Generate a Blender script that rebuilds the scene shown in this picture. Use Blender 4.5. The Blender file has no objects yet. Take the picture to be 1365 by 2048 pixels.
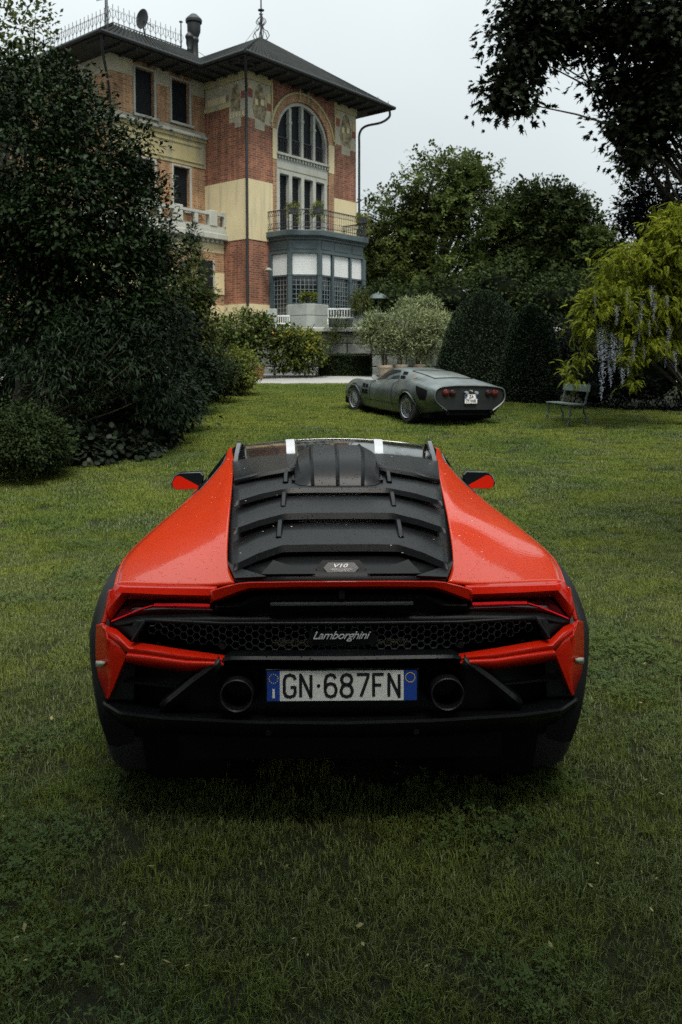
import bpy, bmesh, math, random
import numpy as np
from mathutils import Vector, Matrix

random.seed(7)
rng = np.random.default_rng(11)
SC = bpy.context.scene
COL = SC.collection
R = math.radians

# ------------------------------------------------------------------ camera
F, CX, HZ, CAMH, PITCH = 1706.0, 682.5, 728.0, 1.66, R(3.5)
PY0 = HZ + F * math.tan(PITCH)
cam = bpy.data.cameras.new("camera")
cam.sensor_fit = 'HORIZONTAL'
cam.sensor_width = 24.0
cam.lens = 24.0 * F / 1365.0
cam.shift_y = -(1024.0 - PY0) / 1365.0
cam.clip_start = 0.05
cam.clip_end = 2000.0
cam.dof.use_dof = True
cam.dof.focus_distance = 3.3
cam.dof.aperture_fstop = 8.0
camo = bpy.data.objects.new("camera", cam)
COL.objects.link(camo)
camo.location = (0, 0, CAMH)
camo.rotation_euler = (math.pi / 2 - PITCH, 0, 0)
SC.camera = camo

# ------------------------------------------------------------------ sky, sun, exposure
SUN_EL, SUN_AZ = R(64), R(168)          # azimuth from +Y towards +X
W = bpy.data.worlds.new("World")
SC.world = W
W.use_nodes = True
nt = W.node_tree
nt.nodes.clear()
wo = nt.nodes.new('ShaderNodeOutputWorld')
bg = nt.nodes.new('ShaderNodeBackground')
sky = nt.nodes.new('ShaderNodeTexSky')
sky.sky_type = 'NISHITA'
sky.sun_disc = False
sky.sun_elevation = SUN_EL
sky.sun_rotation = SUN_AZ
sky.air_density = 1.5
sky.dust_density = 5.0
skm = nt.nodes.new('ShaderNodeVectorMath'); skm.operation = 'SCALE'; skm.inputs['Scale'].default_value = 0.025
tc = nt.nodes.new('ShaderNodeTexCoord')
sp = nt.nodes.new('ShaderNodeSeparateXYZ')
# even cloud deck of an overcast day: brighter towards the zenith, (1 + 2 sin h) / 3
mr = nt.nodes.new('ShaderNodeMapRange')
mr.inputs['From Min'].default_value = 0.0; mr.inputs['From Max'].default_value = 1.0
mr.inputs['To Min'].default_value = 0.243; mr.inputs['To Max'].default_value = 0.66
nz = nt.nodes.new('ShaderNodeTexNoise'); nz.inputs['Scale'].default_value = 2.2; nz.inputs['Detail'].default_value = 4
nr = nt.nodes.new('ShaderNodeMapRange')
nr.inputs['To Min'].default_value = 0.80; nr.inputs['To Max'].default_value = 1.16
mu = nt.nodes.new('ShaderNodeMath'); mu.operation = 'MULTIPLY'
cl = nt.nodes.new('ShaderNodeVectorMath'); cl.operation = 'SCALE'; cl.inputs[0].default_value = (0.90, 0.985, 1.0)
mx = nt.nodes.new('ShaderNodeMix'); mx.data_type = 'RGBA'; mx.inputs['Factor'].default_value = 0.93
L = nt.links.new
L(sky.outputs[0], skm.inputs[0])
L(tc.outputs['Generated'], sp.inputs[0]); 
L(tc.outputs['Generated'], nz.inputs['Vector']); L(nz.outputs[0], nr.inputs['Value'])
pwn = nt.nodes.new('ShaderNodeMath'); pwn.operation = 'POWER'; pwn.inputs[1].default_value = 2.0; pwn.use_clamp = True
L(sp.outputs['Z'], pwn.inputs[0]); L(pwn.outputs[0], mr.inputs['Value'])
L(mr.outputs[0], mu.inputs[0]); L(nr.outputs[0], mu.inputs[1]); L(mu.outputs[0], cl.inputs['Scale'])
L(skm.outputs[0], mx.inputs['A']); L(cl.outputs[0], mx.inputs['B'])
L(mx.outputs['Result'], bg.inputs['Color']); bg.inputs['Strength'].default_value = 1.0
L(bg.outputs[0], wo.inputs['Surface'])

sl = bpy.data.lights.new("sun", 'SUN')
sl.energy = 1.5
sl.angle = R(22)
sl.color = (1.0, 0.95, 0.86)
so = bpy.data.objects.new("sun", sl)
COL.objects.link(so)
so.rotation_euler = Vector((-math.sin(SUN_AZ) * math.cos(SUN_EL), -math.cos(SUN_AZ) * math.cos(SUN_EL), -math.sin(SUN_EL))).to_track_quat('-Z', 'Y').to_euler()

SC.view_settings.view_transform = 'Standard'
SC.view_settings.look = 'None'
SC.view_settings.exposure = 1.75
SC.view_settings.gamma = 1.0
SC.view_settings.use_curve_mapping = False
SC.cycles.max_bounces = 6
SC.cycles.diffuse_bounces = 2
SC.cycles.glossy_bounces = 3
SC.cycles.transmission_bounces = 4
SC.cycles.transparent_max_bounces = 8
SC.cycles.use_denoising = False

# ------------------------------------------------------------------ helpers
def U(px, py, Y):
    """point at forward distance Y that the photograph shows at (px, py)"""
    v = (PY0 - py) / F
    d = (px - CX) / F, math.cos(PITCH) + math.sin(PITCH) * v, -math.sin(PITCH) + math.cos(PITCH) * v
    s = Y / d[1]
    return Vector((d[0] * s, Y, d[2] * s + CAMH))

GY = [-40, 0, 7, 12, 18, 24, 28.5, 31.8, 60, 400]
GZ = [0, 0, 0, .15, .45, .81, 1.0, 1.26, 1.3, 1.3]
def gz(y):
    return float(np.interp(y, GY, GZ))

def tag(o, label=None, cat=None, group=None, kind=None):
    for k, v in (('label', label), ('category', cat), ('group', group), ('kind', kind)):
        if v: o[k] = v
    return o

def empty(name, loc=(0, 0, 0), rz=0.0, label=None, cat=None, group=None):
    o = bpy.data.objects.new(name, None)
    COL.objects.link(o)
    o.location = loc
    o.rotation_euler = (0, 0, rz)
    o.empty_display_size = .2
    return tag(o, label, cat, group)

def link(name, me, m=None, parent=None):
    o = bpy.data.objects.new(name, me)
    COL.objects.link(o)
    if m is not None and not me.materials: me.materials.append(m)
    if parent is not None: o.parent = parent
    return o

def smooth(me, ang=35):
    if len(me.polygons):
        me.polygons.foreach_set('use_smooth', np.ones(len(me.polygons), bool))
        me.set_sharp_from_angle(angle=R(ang))

class MB:
    """collects faces of ONE piece; build() links it as one mesh object"""
    def __init__(s): s.v = []; s.f = []
    def add(s, vs, fs):
        o = len(s.v); s.v += [tuple(p) for p in vs]; s.f += [tuple(i + o for i in f) for f in fs]; return s
    def box(s, x0, x1, y0, y1, z0, z1):
        return s.add([(x0, y0, z0), (x1, y0, z0), (x1, y1, z0), (x0, y1, z0), (x0, y0, z1), (x1, y0, z1), (x1, y1, z1), (x0, y1, z1)],
                     [(3, 2, 1, 0), (4, 5, 6, 7), (0, 1, 5, 4), (1, 2, 6, 5), (2, 3, 7, 6), (3, 0, 4, 7)])
    def prism(s, poly, d):
        """poly: 3-D outline, d: extrusion vector"""
        n = len(poly); d = Vector(d)
        a = [Vector(p) for p in poly]; b = [p + d for p in a]
        return s.add(a + b, [tuple(range(n))[::-1], tuple(range(n, 2 * n))] + [(i, (i + 1) % n, n + (i + 1) % n, n + i) for i in range(n)])
    def tube(s, pts, rad, n=8, caps=True):
        pts = [Vector(p) for p in pts]
        rad = rad if hasattr(rad, '__len__') else [rad] * len(pts)
        vs = []; fs = []; up = None
        for i, p in enumerate(pts):
            t = (pts[min(i + 1, len(pts) - 1)] - pts[max(i - 1, 0)]).normalized()
            if up is None: up = Vector((0, 0, 1)) if abs(t.z) < .9 else Vector((1, 0, 0))
            a = t.cross(up).normalized(); b = a.cross(t); up = b
            for k in range(n):
                q = 2 * math.pi * k / n
                vs.append(p + (a * math.cos(q) + b * math.sin(q)) * rad[i])
        for i in range(len(pts) - 1):
            for k in range(n):
                fs.append((i * n + k, i * n + (k + 1) % n, (i + 1) * n + (k + 1) % n, (i + 1) * n + k))
        if caps:
            fs.append(tuple(range(n))[::-1]); fs.append(tuple(range((len(pts) - 1) * n, len(pts) * n)))
        return s.add(vs, fs)
    def lathe(s, prof, n=20, c=(0, 0, 0), axis='z'):
        vs = []; fs = []
        for r, h in prof:
            for k in range(n):
                a = 2 * math.pi * k / n; x, y = r * math.cos(a), r * math.sin(a)
                vs.append((c[0] + x, c[1] + y, c[2] + h) if axis == 'z' else ((c[0] + h, c[1] + x, c[2] + y) if axis == 'x' else (c[0] + x, c[1] + h, c[2] + y)))
        for i in range(len(prof) - 1):
            for k in range(n): fs.append((i * n + k, i * n + (k + 1) % n, (i + 1) * n + (k + 1) % n, (i + 1) * n + k))
        fs.append(tuple(range(n))[::-1]); fs.append(tuple(range((len(prof) - 1) * n, len(prof) * n)))
        return s.add(vs, fs)
    def grid(s, rows):
        n = len(rows[0]); vs = [p for r in rows for p in r]
        return s.add(vs, [(i * n + k, i * n + k + 1, (i + 1) * n + k + 1, (i + 1) * n + k) for i in range(len(rows) - 1) for k in range(n - 1)])
    def mirror(s):
        o = len(s.v); s.v += [(-x, y, z) for x, y, z in s.v]; s.f += [tuple(i + o for i in f[::-1]) for f in list(s.f)]; return s
    def mesh(s, name='m', ang=35):
        me = bpy.data.meshes.new(name); me.from_pydata(s.v, [], s.f); me.update()
        bm = bmesh.new(); bm.from_mesh(me); bmesh.ops.remove_doubles(bm, verts=bm.verts, dist=1e-5)
        bmesh.ops.recalc_face_normals(bm, faces=bm.faces); bm.to_mesh(me); bm.free()
        if ang: smooth(me, ang)
        return me
    def build(s, name, m, parent=None, ang=35, bevel=0, solid=0, offset=-1):
        o = link(name, s.mesh(name, ang), m, parent)
        if solid:
            md = o.modifiers.new('solid', 'SOLIDIFY'); md.thickness = solid; md.offset = offset
        if bevel:
            md = o.modifiers.new('bevel', 'BEVEL'); md.width = bevel; md.segments = 2; md.limit_method = 'ANGLE'; md.angle_limit = R(30)
            md.harden_normals = False
        return o

def cr(P, n):
    """Catmull-Rom resample of a list of points, n pieces per span"""
    P = np.array(P, float); out = []
    for i in range(len(P) - 1):
        p0, p1, p2, p3 = P[max(i - 1, 0)], P[i], P[i + 1], P[min(i + 2, len(P) - 1)]
        for k in range(n):
            t = k / n
            out.append(.5 * ((2 * p1) + (-p0 + p2) * t + (2 * p0 - 5 * p1 + 4 * p2 - p3) * t * t + (-p0 + 3 * p1 - 3 * p2 + p3) * t ** 3))
    out.append(P[-1]); return np.array(out)

def lin(P, n):
    P = np.array(P, float); out = []
    for i in range(len(P) - 1):
        for k in range(n): out.append(P[i] + (P[i + 1] - P[i]) * k / n)
    out.append(P[-1]); return np.array(out)

# ------------------------------------------------------------------ materials
def mat(name, base, rough=.6, metal=0.0, var=.12, vs=6.0, bump=0.0, bs=60.0, coat=0.0, spec=.5, base2=None, drops=0.0, trans=0.0, dirt=None, aniso=None):
    """principled material with noise variation of the colour and fine relief"""
    m = bpy.data.materials.new(name); m.use_nodes = True
    t = m.node_tree; b = t.nodes['Principled BSDF']; N = t.nodes.new; LK = t.links.new
    b.inputs['Roughness'].default_value = rough; b.inputs['Metallic'].default_value = metal
    b.inputs['Specular IOR Level'].default_value = spec
    b.inputs['Coat Weight'].default_value = coat; b.inputs['Coat Roughness'].default_value = .04
    co = N('ShaderNodeTexCoord')
    n1 = N('ShaderNodeTexNoise'); n1.inputs['Scale'].default_value = vs; n1.inputs['Detail'].default_value = 5; n1.inputs['Roughness'].default_value = .65
    LK(co.outputs['Object'], n1.inputs['Vector'])
    rp = N('ShaderNodeValToRGB'); e = rp.color_ramp.elements
    b2 = base2 if base2 else tuple(c * (1 + var) for c in base)
    e[0].position = .32; e[0].color = (*[c * (1 - var) for c in base], 1); e[1].position = .68; e[1].color = (*b2, 1)
    LK(n1.outputs[0], rp.inputs[0]); col = rp.outputs[0]
    if dirt:
        n3 = N('ShaderNodeTexNoise'); n3.inputs['Scale'].default_value = dirt[1]; n3.inputs['Detail'].default_value = 7
        if len(dirt) > 3:                                                # stains that run downwards
            mp = N('ShaderNodeMapping'); mp.inputs['Scale'].default_value = (1, 1, dirt[3]); LK(co.outputs['Object'], mp.inputs['Vector']); LK(mp.outputs[0], n3.inputs['Vector'])
        else: LK(co.outputs['Object'], n3.inputs['Vector'])
        r3 = N('ShaderNodeValToRGB'); r3.color_ramp.elements[0].position = dirt[2]; r3.color_ramp.elements[1].position = dirt[2] + .15
        LK(n3.outputs[0], r3.inputs[0])
        mm = N('ShaderNodeMix'); mm.data_type = 'RGBA'; LK(r3.outputs[0], mm.inputs['Factor']); LK(col, mm.inputs['A']); mm.inputs['B'].default_value = (*dirt[0], 1)
        col = mm.outputs['Result']
    LK(col, b.inputs['Base Color'])
    nrm = None
    if bump:
        n2 = N('ShaderNodeTexNoise'); n2.inputs['Scale'].default_value = bs; n2.inputs['Detail'].default_value = 4
        LK(co.outputs['Object'], n2.inputs['Vector'])
        bp = N('ShaderNodeBump'); bp.inputs['Strength'].default_value = bump; bp.inputs['Distance'].default_value = .02
        LK(n2.outputs[0], bp.inputs['Height']); nrm = bp.outputs[0]
    if drops:
        # rain drops standing on the surface: rounded beads of uneven size
        vo = N('ShaderNodeTexVoronoi'); vo.inputs['Scale'].default_value = 100; vo.inputs['Randomness'].default_value = 1
        LK(co.outputs['Object'], vo.inputs['Vector'])
        sx = N('ShaderNodeSeparateColor'); LK(vo.outputs['Color'], sx.inputs[0])
        rs = N('ShaderNodeMapRange'); rs.inputs['From Min'].default_value = .45; rs.inputs['To Min'].default_value = .02; rs.inputs['To Max'].default_value = .34; LK(sx.outputs[0], rs.inputs['Value'])
        ad = N('ShaderNodeMath'); ad.operation = 'DIVIDE'; LK(vo.outputs['Distance'], ad.inputs[0]); LK(rs.outputs[0], ad.inputs[1])
        rd = N('ShaderNodeMapRange'); rd.interpolation_type = 'SMOOTHSTEP'; rd.inputs['From Min'].default_value = .3; rd.inputs['From Max'].default_value = 1.0; rd.inputs['To Min'].default_value = 1; rd.inputs['To Max'].default_value = 0
        LK(ad.outputs[0], rd.inputs['Value'])
        bd = N('ShaderNodeBump'); bd.inputs['Strength'].default_value = drops; bd.inputs['Distance'].default_value = .004
        LK(rd.outputs[0], bd.inputs['Height'])
        if nrm is not None: LK(nrm, bd.inputs['Normal'])
        nrm = bd.outputs[0]
        rm = N('ShaderNodeMapRange'); rm.inputs['To Min'].default_value = rough; rm.inputs['To Max'].default_value = .08
        LK(rd.outputs[0], rm.inputs['Value']); LK(rm.outputs[0], b.inputs['Roughness'])
    if nrm is not None:
        LK(nrm, b.inputs['Normal'])
        if coat: LK(nrm, b.inputs['Coat Normal'])
    return m

def leafmat(name, c1, c2, rough=.45, trans=.25, spec=.5, vs=.7):
    spec *= .13; rough = min(.7, rough + .08)
    """foliage: colour differs leaf by leaf (attribute) and clump by clump (noise), some light passes through"""
    m = bpy.data.materials.new(name); m.use_nodes = True
    t = m.node_tree; b = t.nodes['Principled BSDF']; N = t.nodes.new; LK = t.links.new
    b.inputs['Roughness'].default_value = rough; b.inputs['Specular IOR Level'].default_value = spec
    at = N('ShaderNodeAttribute'); at.attribute_name = 'tint'
    co = N('ShaderNodeTexCoord'); n1 = N('ShaderNodeTexNoise'); n1.inputs['Scale'].default_value = vs; n1.inputs['Detail'].default_value = 2
    LK(co.outputs['Object'], n1.inputs['Vector'])
    ad = N('ShaderNodeMath'); ad.operation = 'MULTIPLY_ADD'; ad.inputs[1].default_value = .9; LK(n1.outputs[0], ad.inputs[0])
    s2 = N('ShaderNodeMath'); s2.operation = 'MULTIPLY_ADD'; s2.inputs[1].default_value = .7; s2.inputs[2].default_value = -.3; LK(at.outputs['Fac'], s2.inputs[0])
    LK(s2.outputs[0], ad.inputs[2])
    mm = N('ShaderNodeMix'); mm.data_type = 'RGBA'; mm.clamp_factor = True
    LK(ad.outputs[0], mm.inputs['Factor']); mm.inputs['A'].default_value = (*c1, 1); mm.inputs['B'].default_value = (*c2, 1)
    LK(mm.outputs['Result'], b.inputs['Base Color'])
    if trans:
        tr = N('ShaderNodeBsdfTranslucent'); ms = N('ShaderNodeMixShader'); ms.inputs[0].default_value = trans
        LK(mm.outputs['Result'], tr.inputs[0]); LK(b.outputs[0], ms.inputs[1]); LK(tr.outputs[0], ms.inputs[2])
        LK(ms.outputs[0], t.nodes['Material Output'].inputs['Surface'])
    return m

def brickmat(name, c1, c2, mortar, soot=None):
    m = bpy.data.materials.new(name); m.use_nodes = True
    t = m.node_tree; b = t.nodes['Principled BSDF']; N = t.nodes.new; LK = t.links.new
    b.inputs['Roughness'].default_value = .85
    co = N('ShaderNodeTexCoord'); s = N('ShaderNodeSeparateXYZ'); LK(co.outputs['Object'], s.inputs[0])
    ad = N('ShaderNodeMath'); LK(s.outputs['X'], ad.inputs[0]); LK(s.outputs['Y'], ad.inputs[1])
    cb = N('ShaderNodeCombineXYZ'); LK(ad.outputs[0], cb.inputs['X']); LK(s.outputs['Z'], cb.inputs['Y'])
    br = N('ShaderNodeTexBrick'); LK(cb.outputs[0], br.inputs['Vector'])
    br.inputs['Scale'].default_value = 1; br.inputs['Brick Width'].default_value = .30; br.inputs['Row Height'].default_value = .10
    br.inputs['Mortar Size'].default_value = .013; br.inputs['Bias'].default_value = 0
    br.inputs['Color1'].default_value = (*c1, 1); br.inputs['Color2'].default_value = (*c2, 1); br.inputs['Mortar'].default_value = (*mortar, 1)
    n1 = N('ShaderNodeTexNoise'); n1.inputs['Scale'].default_value = .8; n1.inputs['Detail'].default_value = 8; LK(co.outputs['Object'], n1.inputs['Vector'])
    rp = N('ShaderNodeMapRange'); rp.inputs['From Min'].default_value = .3; rp.inputs['From Max'].default_value = .7; rp.inputs['To Min'].default_value = .68; rp.inputs['To Max'].default_value = 1.15
    LK(n1.outputs[0], rp.inputs['Value'])
    ml = N('ShaderNodeVectorMath'); ml.operation = 'SCALE'; LK(br.outputs[0], ml.inputs[0]); LK(rp.outputs[0], ml.inputs['Scale'])
    # rain streaks and soot running down the wall
    mp = N('ShaderNodeMapping'); mp.inputs['Scale'].default_value = (2.6, 2.6, .22); LK(co.outputs['Object'], mp.inputs['Vector'])
    ns = N('ShaderNodeTexNoise'); ns.inputs['Scale'].default_value = 1.6; ns.inputs['Detail'].default_value = 6; LK(mp.outputs[0], ns.inputs['Vector'])
    rs = N('ShaderNodeMapRange'); rs.inputs['From Min'].default_value = .38; rs.inputs['From Max'].default_value = .62; rs.inputs['To Min'].default_value = .66; rs.inputs['To Max'].default_value = 1.08; LK(ns.outputs[0], rs.inputs['Value'])
    ml2 = N('ShaderNodeVectorMath'); ml2.operation = 'SCALE'; LK(ml.outputs[0], ml2.inputs[0]); LK(rs.outputs[0], ml2.inputs['Scale'])
    LK(ml2.outputs[0], b.inputs['Base Color'])
    bp = N('ShaderNodeBump'); bp.inputs['Strength'].default_value = .5; bp.inputs['Distance'].default_value = .01; bp.invert = True
    LK(br.outputs['Fac'], bp.inputs['Height']); LK(bp.outputs[0], b.inputs['Normal'])
    return m
# ================================================================== ground, lawn, path, terrace
def BL(y): return float(np.interp(y, [0, 9, 11.6, 15.3, 22, 28.5], [-9, -6.5, -4.75, -3.7, -3.75, -3.1]))
def BR(y): return float(np.interp(y, [0, 12, 19, 21, 24, 28.5], [14, 10, 8.0, 5.2, 4.6, 3.9]))

def groundmat(name, c1, c2, c3, s1, s2, bump=.6, rough=.95):
    m = bpy.data.materials.new(name); m.use_nodes = True
    t = m.node_tree; b = t.nodes['Principled BSDF']; N = t.nodes.new; LK = t.links.new
    b.inputs['Roughness'].default_value = rough; b.inputs['Specular IOR Level'].default_value = .2
    g = N('ShaderNodeNewGeometry')
    n1 = N('ShaderNodeTexNoise'); n1.inputs['Scale'].default_value = s1; n1.inputs['Detail'].default_value = 6; LK(g.outputs['Position'], n1.inputs['Vector'])
    n2 = N('ShaderNodeTexNoise'); n2.inputs['Scale'].default_value = s2; n2.inputs['Detail'].default_value = 6; n2.inputs['Roughness'].default_value = .75; LK(g.outputs['Position'], n2.inputs['Vector'])
    r1 = N('ShaderNodeValToRGB'); r1.color_ramp.elements[0].position = .35; r1.color_ramp.elements[1].position = .65
    r1.color_ramp.elements[0].color = (*c1, 1); r1.color_ramp.elements[1].color = (*c2, 1); LK(n1.outputs[0], r1.inputs[0])
    r2 = N('ShaderNodeValToRGB'); r2.color_ramp.elements[0].position = .45; r2.color_ramp.elements[1].position = .7; LK(n2.outputs[0], r2.inputs[0])
    mm = N('ShaderNodeMix'); mm.data_type = 'RGBA'; LK(r2.outputs[0], mm.inputs['Factor']); LK(r1.outputs[0], mm.inputs['A']); mm.inputs['B'].default_value = (*c3, 1)
    LK(mm.outputs['Result'], b.inputs['Base Color'])
    bp = N('ShaderNodeBump'); bp.inputs['Strength'].default_value = bump; bp.inputs['Distance'].default_value = .03
    LK(n2.outputs[0], bp.inputs['Height']); LK(bp.outputs[0], b.inputs['Normal'])
    return m

M_SOIL = groundmat('soil', (.010, .013, .005), (.016, .020, .007), (.024, .027, .010), .5, 30)
M_GRAVEL = groundmat('gravel', (.24, .245, .235), (.30, .30, .29), (.17, .17, .165), .8, 60)
M_STONE = mat('stone', (.30, .32, .30), .85, var=.25, vs=1.8, bump=.4, bs=25, dirt=((.12, .14, .11), .9, .56))
M_STONE_DARK = mat('stone_dark', (.15, .165, .15), .9, var=.3, vs=2.2, bump=.6, bs=18, dirt=((.05, .065, .04), 1.3, .5))
M_STONE_PALE = mat('stone_pale', (.25, .27, .25), .8, var=.15, vs=1.3, bump=.25, bs=25, dirt=((.17, .19, .16), .9, .5))

xs = [-400, -60, -20, -10, -6, -4, -2, 0, 2, 4, 6, 8, 12, 20, 60, 400]
ys = [-60, -20, -5, 0, 3, 5, 7, 8.5, 10, 12, 14, 16, 18, 20, 22, 24, 26, 28.5, 30, 31.8, 40, 60, 100, 400, 900]
tag(MB().grid([[(x, y, gz(y)) for x in xs] for y in ys]).build('lawn', M_SOIL, ang=60), kind='structure')

pm = MB()
pm.grid([[(x, y, gz(y) + dz) for x in np.linspace(-14, 16, 31)] for y, dz in ((28.5, .0), (28.55, .035), (29.5, .03), (31.0, .03), (32.2, .03))])
tag(pm.build('gravel_path', M_GRAVEL, ang=60), kind='structure')

# terrace platform behind the retaining wall
tag(MB().box(-40, 60, 33.0, 140, .9, 3.0).build('terrace_ground', groundmat('terrace', (.10, .11, .09), (.16, .16, .14), (.07, .09, .05), .6, 20), ang=0), kind='structure')

# ------------------------------------------------------------------ grass blades
def grassmat(name, a, b_, yel, rough=.55, spec=.12):
    m = bpy.data.materials.new(name); m.use_nodes = True
    t = m.node_tree; b = t.nodes['Principled BSDF']; N = t.nodes.new; LK = t.links.new
    b.inputs['Roughness'].default_value = rough; b.inputs['Specular IOR Level'].default_value = spec
    g = N('ShaderNodeNewGeometry'); at = N('ShaderNodeAttribute'); at.attribute_name = 'tint'
    n1 = N('ShaderNodeTexNoise'); n1.inputs['Scale'].default_value = .55; n1.inputs['Detail'].default_value = 5; n1.inputs['Roughness'].default_value = .7; LK(g.outputs['Position'], n1.inputs['Vector'])
    r1 = N('ShaderNodeMapRange'); r1.inputs['From Min'].default_value = .38; r1.inputs['From Max'].default_value = .66; LK(n1.outputs[0], r1.inputs['Value'])
    m1 = N('ShaderNodeMix'); m1.data_type = 'RGBA'; LK(at.outputs['Fac'], m1.inputs['Factor']); m1.inputs['A'].default_value = (*a, 1); m1.inputs['B'].default_value = (*b_, 1)
    pw = N('ShaderNodeMath'); pw.operation = 'MULTIPLY'; pw.inputs[1].default_value = .75; LK(r1.outputs[0], pw.inputs[0])
    m2 = N('ShaderNodeMix'); m2.data_type = 'RGBA'; LK(pw.outputs[0], m2.inputs['Factor']); LK(m1.outputs['Result'], m2.inputs['A']); m2.inputs['B'].default_value = (*yel, 1)
    LK(m2.outputs['Result'], b.inputs['Base Color'])
    tr = N('ShaderNodeBsdfTranslucent'); ms = N('ShaderNodeMixShader'); ms.inputs[0].default_value = .3
    LK(m2.outputs['Result'], tr.inputs[0]); LK(b.outputs[0], ms.inputs[1]); LK(tr.outputs[0], ms.inputs[2])
    LK(ms.outputs[0], t.nodes['Material Output'].inputs['Surface'])
    return m

M_GRASS = grassmat('grass_blades', (.052, .090, .022), (.165, .218, .044), (.215, .238, .040))
M_GRASS_C = grassmat('grass_blades_cool', (.028, .050, .017), (.200, .255, .085), (.165, .190, .042), .40, .28)
M_CLOVER = grassmat('clover_leaves', (.030, .058, .018), (.065, .105, .030), (.09, .12, .03), .65)

def np_mesh(name, V, FA, m, tint=None):
    """V (n,3), FA (k,3) triangles, tint per vertex"""
    me = bpy.data.meshes.new(name)
    me.vertices.add(len(V)); me.vertices.foreach_set('co', np.ascontiguousarray(V, np.float32).ravel())
    me.loops.add(len(FA) * 3); me.loops.foreach_set('vertex_index', np.ascontiguousarray(FA, np.int32).ravel())
    me.polygons.add(len(FA)); me.polygons.foreach_set('loop_start', np.arange(0, len(FA) * 3, 3, dtype=np.int32))
    if tint is not None:
        at = me.attributes.new('tint', 'FLOAT', 'POINT'); at.data.foreach_set('value', np.ascontiguousarray(tint, np.float32))
    me.update(calc_edges=True)
    if m: me.materials.append(m)
    return me

def blade_patch(name, size, n, h0, h1, w, m, seed):
    r = np.random.default_rng(seed)
    # blades grow in loose tufts
    tc_ = r.uniform(-size / 2, size / 2, (max(6, n // 14), 2)); k = r.integers(0, len(tc_), n)
    base = np.where(r.random((n, 1)) < .6, tc_[k] + r.normal(0, size * .035, (n, 2)), r.uniform(-size / 2, size / 2, (n, 2)))
    h = r.uniform(h0, h1, n) * r.uniform(.7, 1.15, n); a = r.uniform(0, 2 * np.pi, n); lean = np.abs(r.normal(.5, .45, n)) * h
    ld = np.stack([np.cos(a), np.sin(a)], 1); sd = np.stack([-np.sin(a), np.cos(a)], 1) * (w * r.uniform(.6, 1.4, (n, 1)))
    z = np.zeros(n)
    def P(xy, zz): return np.concatenate([xy, zz[:, None]], 1)
    b0 = P(base - sd, z - .01); b1 = P(base + sd, z - .01)
    mid = base + ld * (lean * .35)[:, None]
    m0 = P(mid - sd * .8, h * .6); m1 = P(mid + sd * .8, h * .6)
    tp = P(base + ld * lean[:, None], h * (1 - .25 * np.clip(lean / h, 0, 1.5)))
    V = np.stack([b0, b1, m0, m1, tp], 1).reshape(-1, 3)
    i = np.arange(n)[:, None] * 5
    FA = np.concatenate([i + [0, 1, 3], i + [0, 3, 2], i + [2, 3, 4]], 0)
    return np_mesh(name, V, FA, m, np.repeat(np.clip(r.beta(1.2, 2.4, n), 0, 1), 5))

def clover_patch(name, size, n, m, seed):
    r = np.random.default_rng(seed); V = []; FA = []; T = []
    for q in range(n):
        c = r.normal(0, size * .28, 2); h = r.uniform(.02, .05); a0 = r.uniform(0, 6.28); s = r.uniform(.006, .011); tn = r.random()
        tilt = r.normal(0, .35, 2)
        for k in range(3):
            a = a0 + k * 2.094
            o = len(V)
            for rr, da in ((0, 0), (.8, -.55), (1.35, -.42), (1.25, 0), (1.35, .42), (.8, .55)):
                x, y = rr * s * math.cos(a + da), rr * s * math.sin(a + da)
                V.append((c[0] + x, c[1] + y, h + x * tilt[0] + y * tilt[1] + (.12 * s if rr > 1 else 0)))
            FA += [(o, o + 1, o + 2), (o, o + 2, o + 3), (o, o + 3, o + 4), (o, o + 4, o + 5)]; T += [tn] * 6
    return np_mesh(name, np.array(V), np.array(FA), m, T)

PATCHES = bpy.data.collections.new('grass_sources')
def src(name, me):
    o = bpy.data.objects.new(name, me); PATCHES.objects.link(o); return o
for k in range(3): src(f'a_near_{k}', blade_patch('blades', .30, 1250, .016, .042, .0014, M_GRASS_C, 20 + k))
for k in range(2): src(f'b_clover_{k}', clover_patch('clover', .30, 120, M_CLOVER, 40 + k))
for k in range(3): src(f'c_far_{k}', blade_patch('blades', .55, 1300, .024, .052, .0028, M_GRASS, 60 + k))
for k in range(2): src(f'd_far_{k}', blade_patch('blades', .55, 1300, .024, .052, .0028, M_GRASS_C, 70 + k))
src('e_near', blade_patch('blades', .30, 1150, .016, .044, .0014, M_GRASS, 80))

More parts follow.
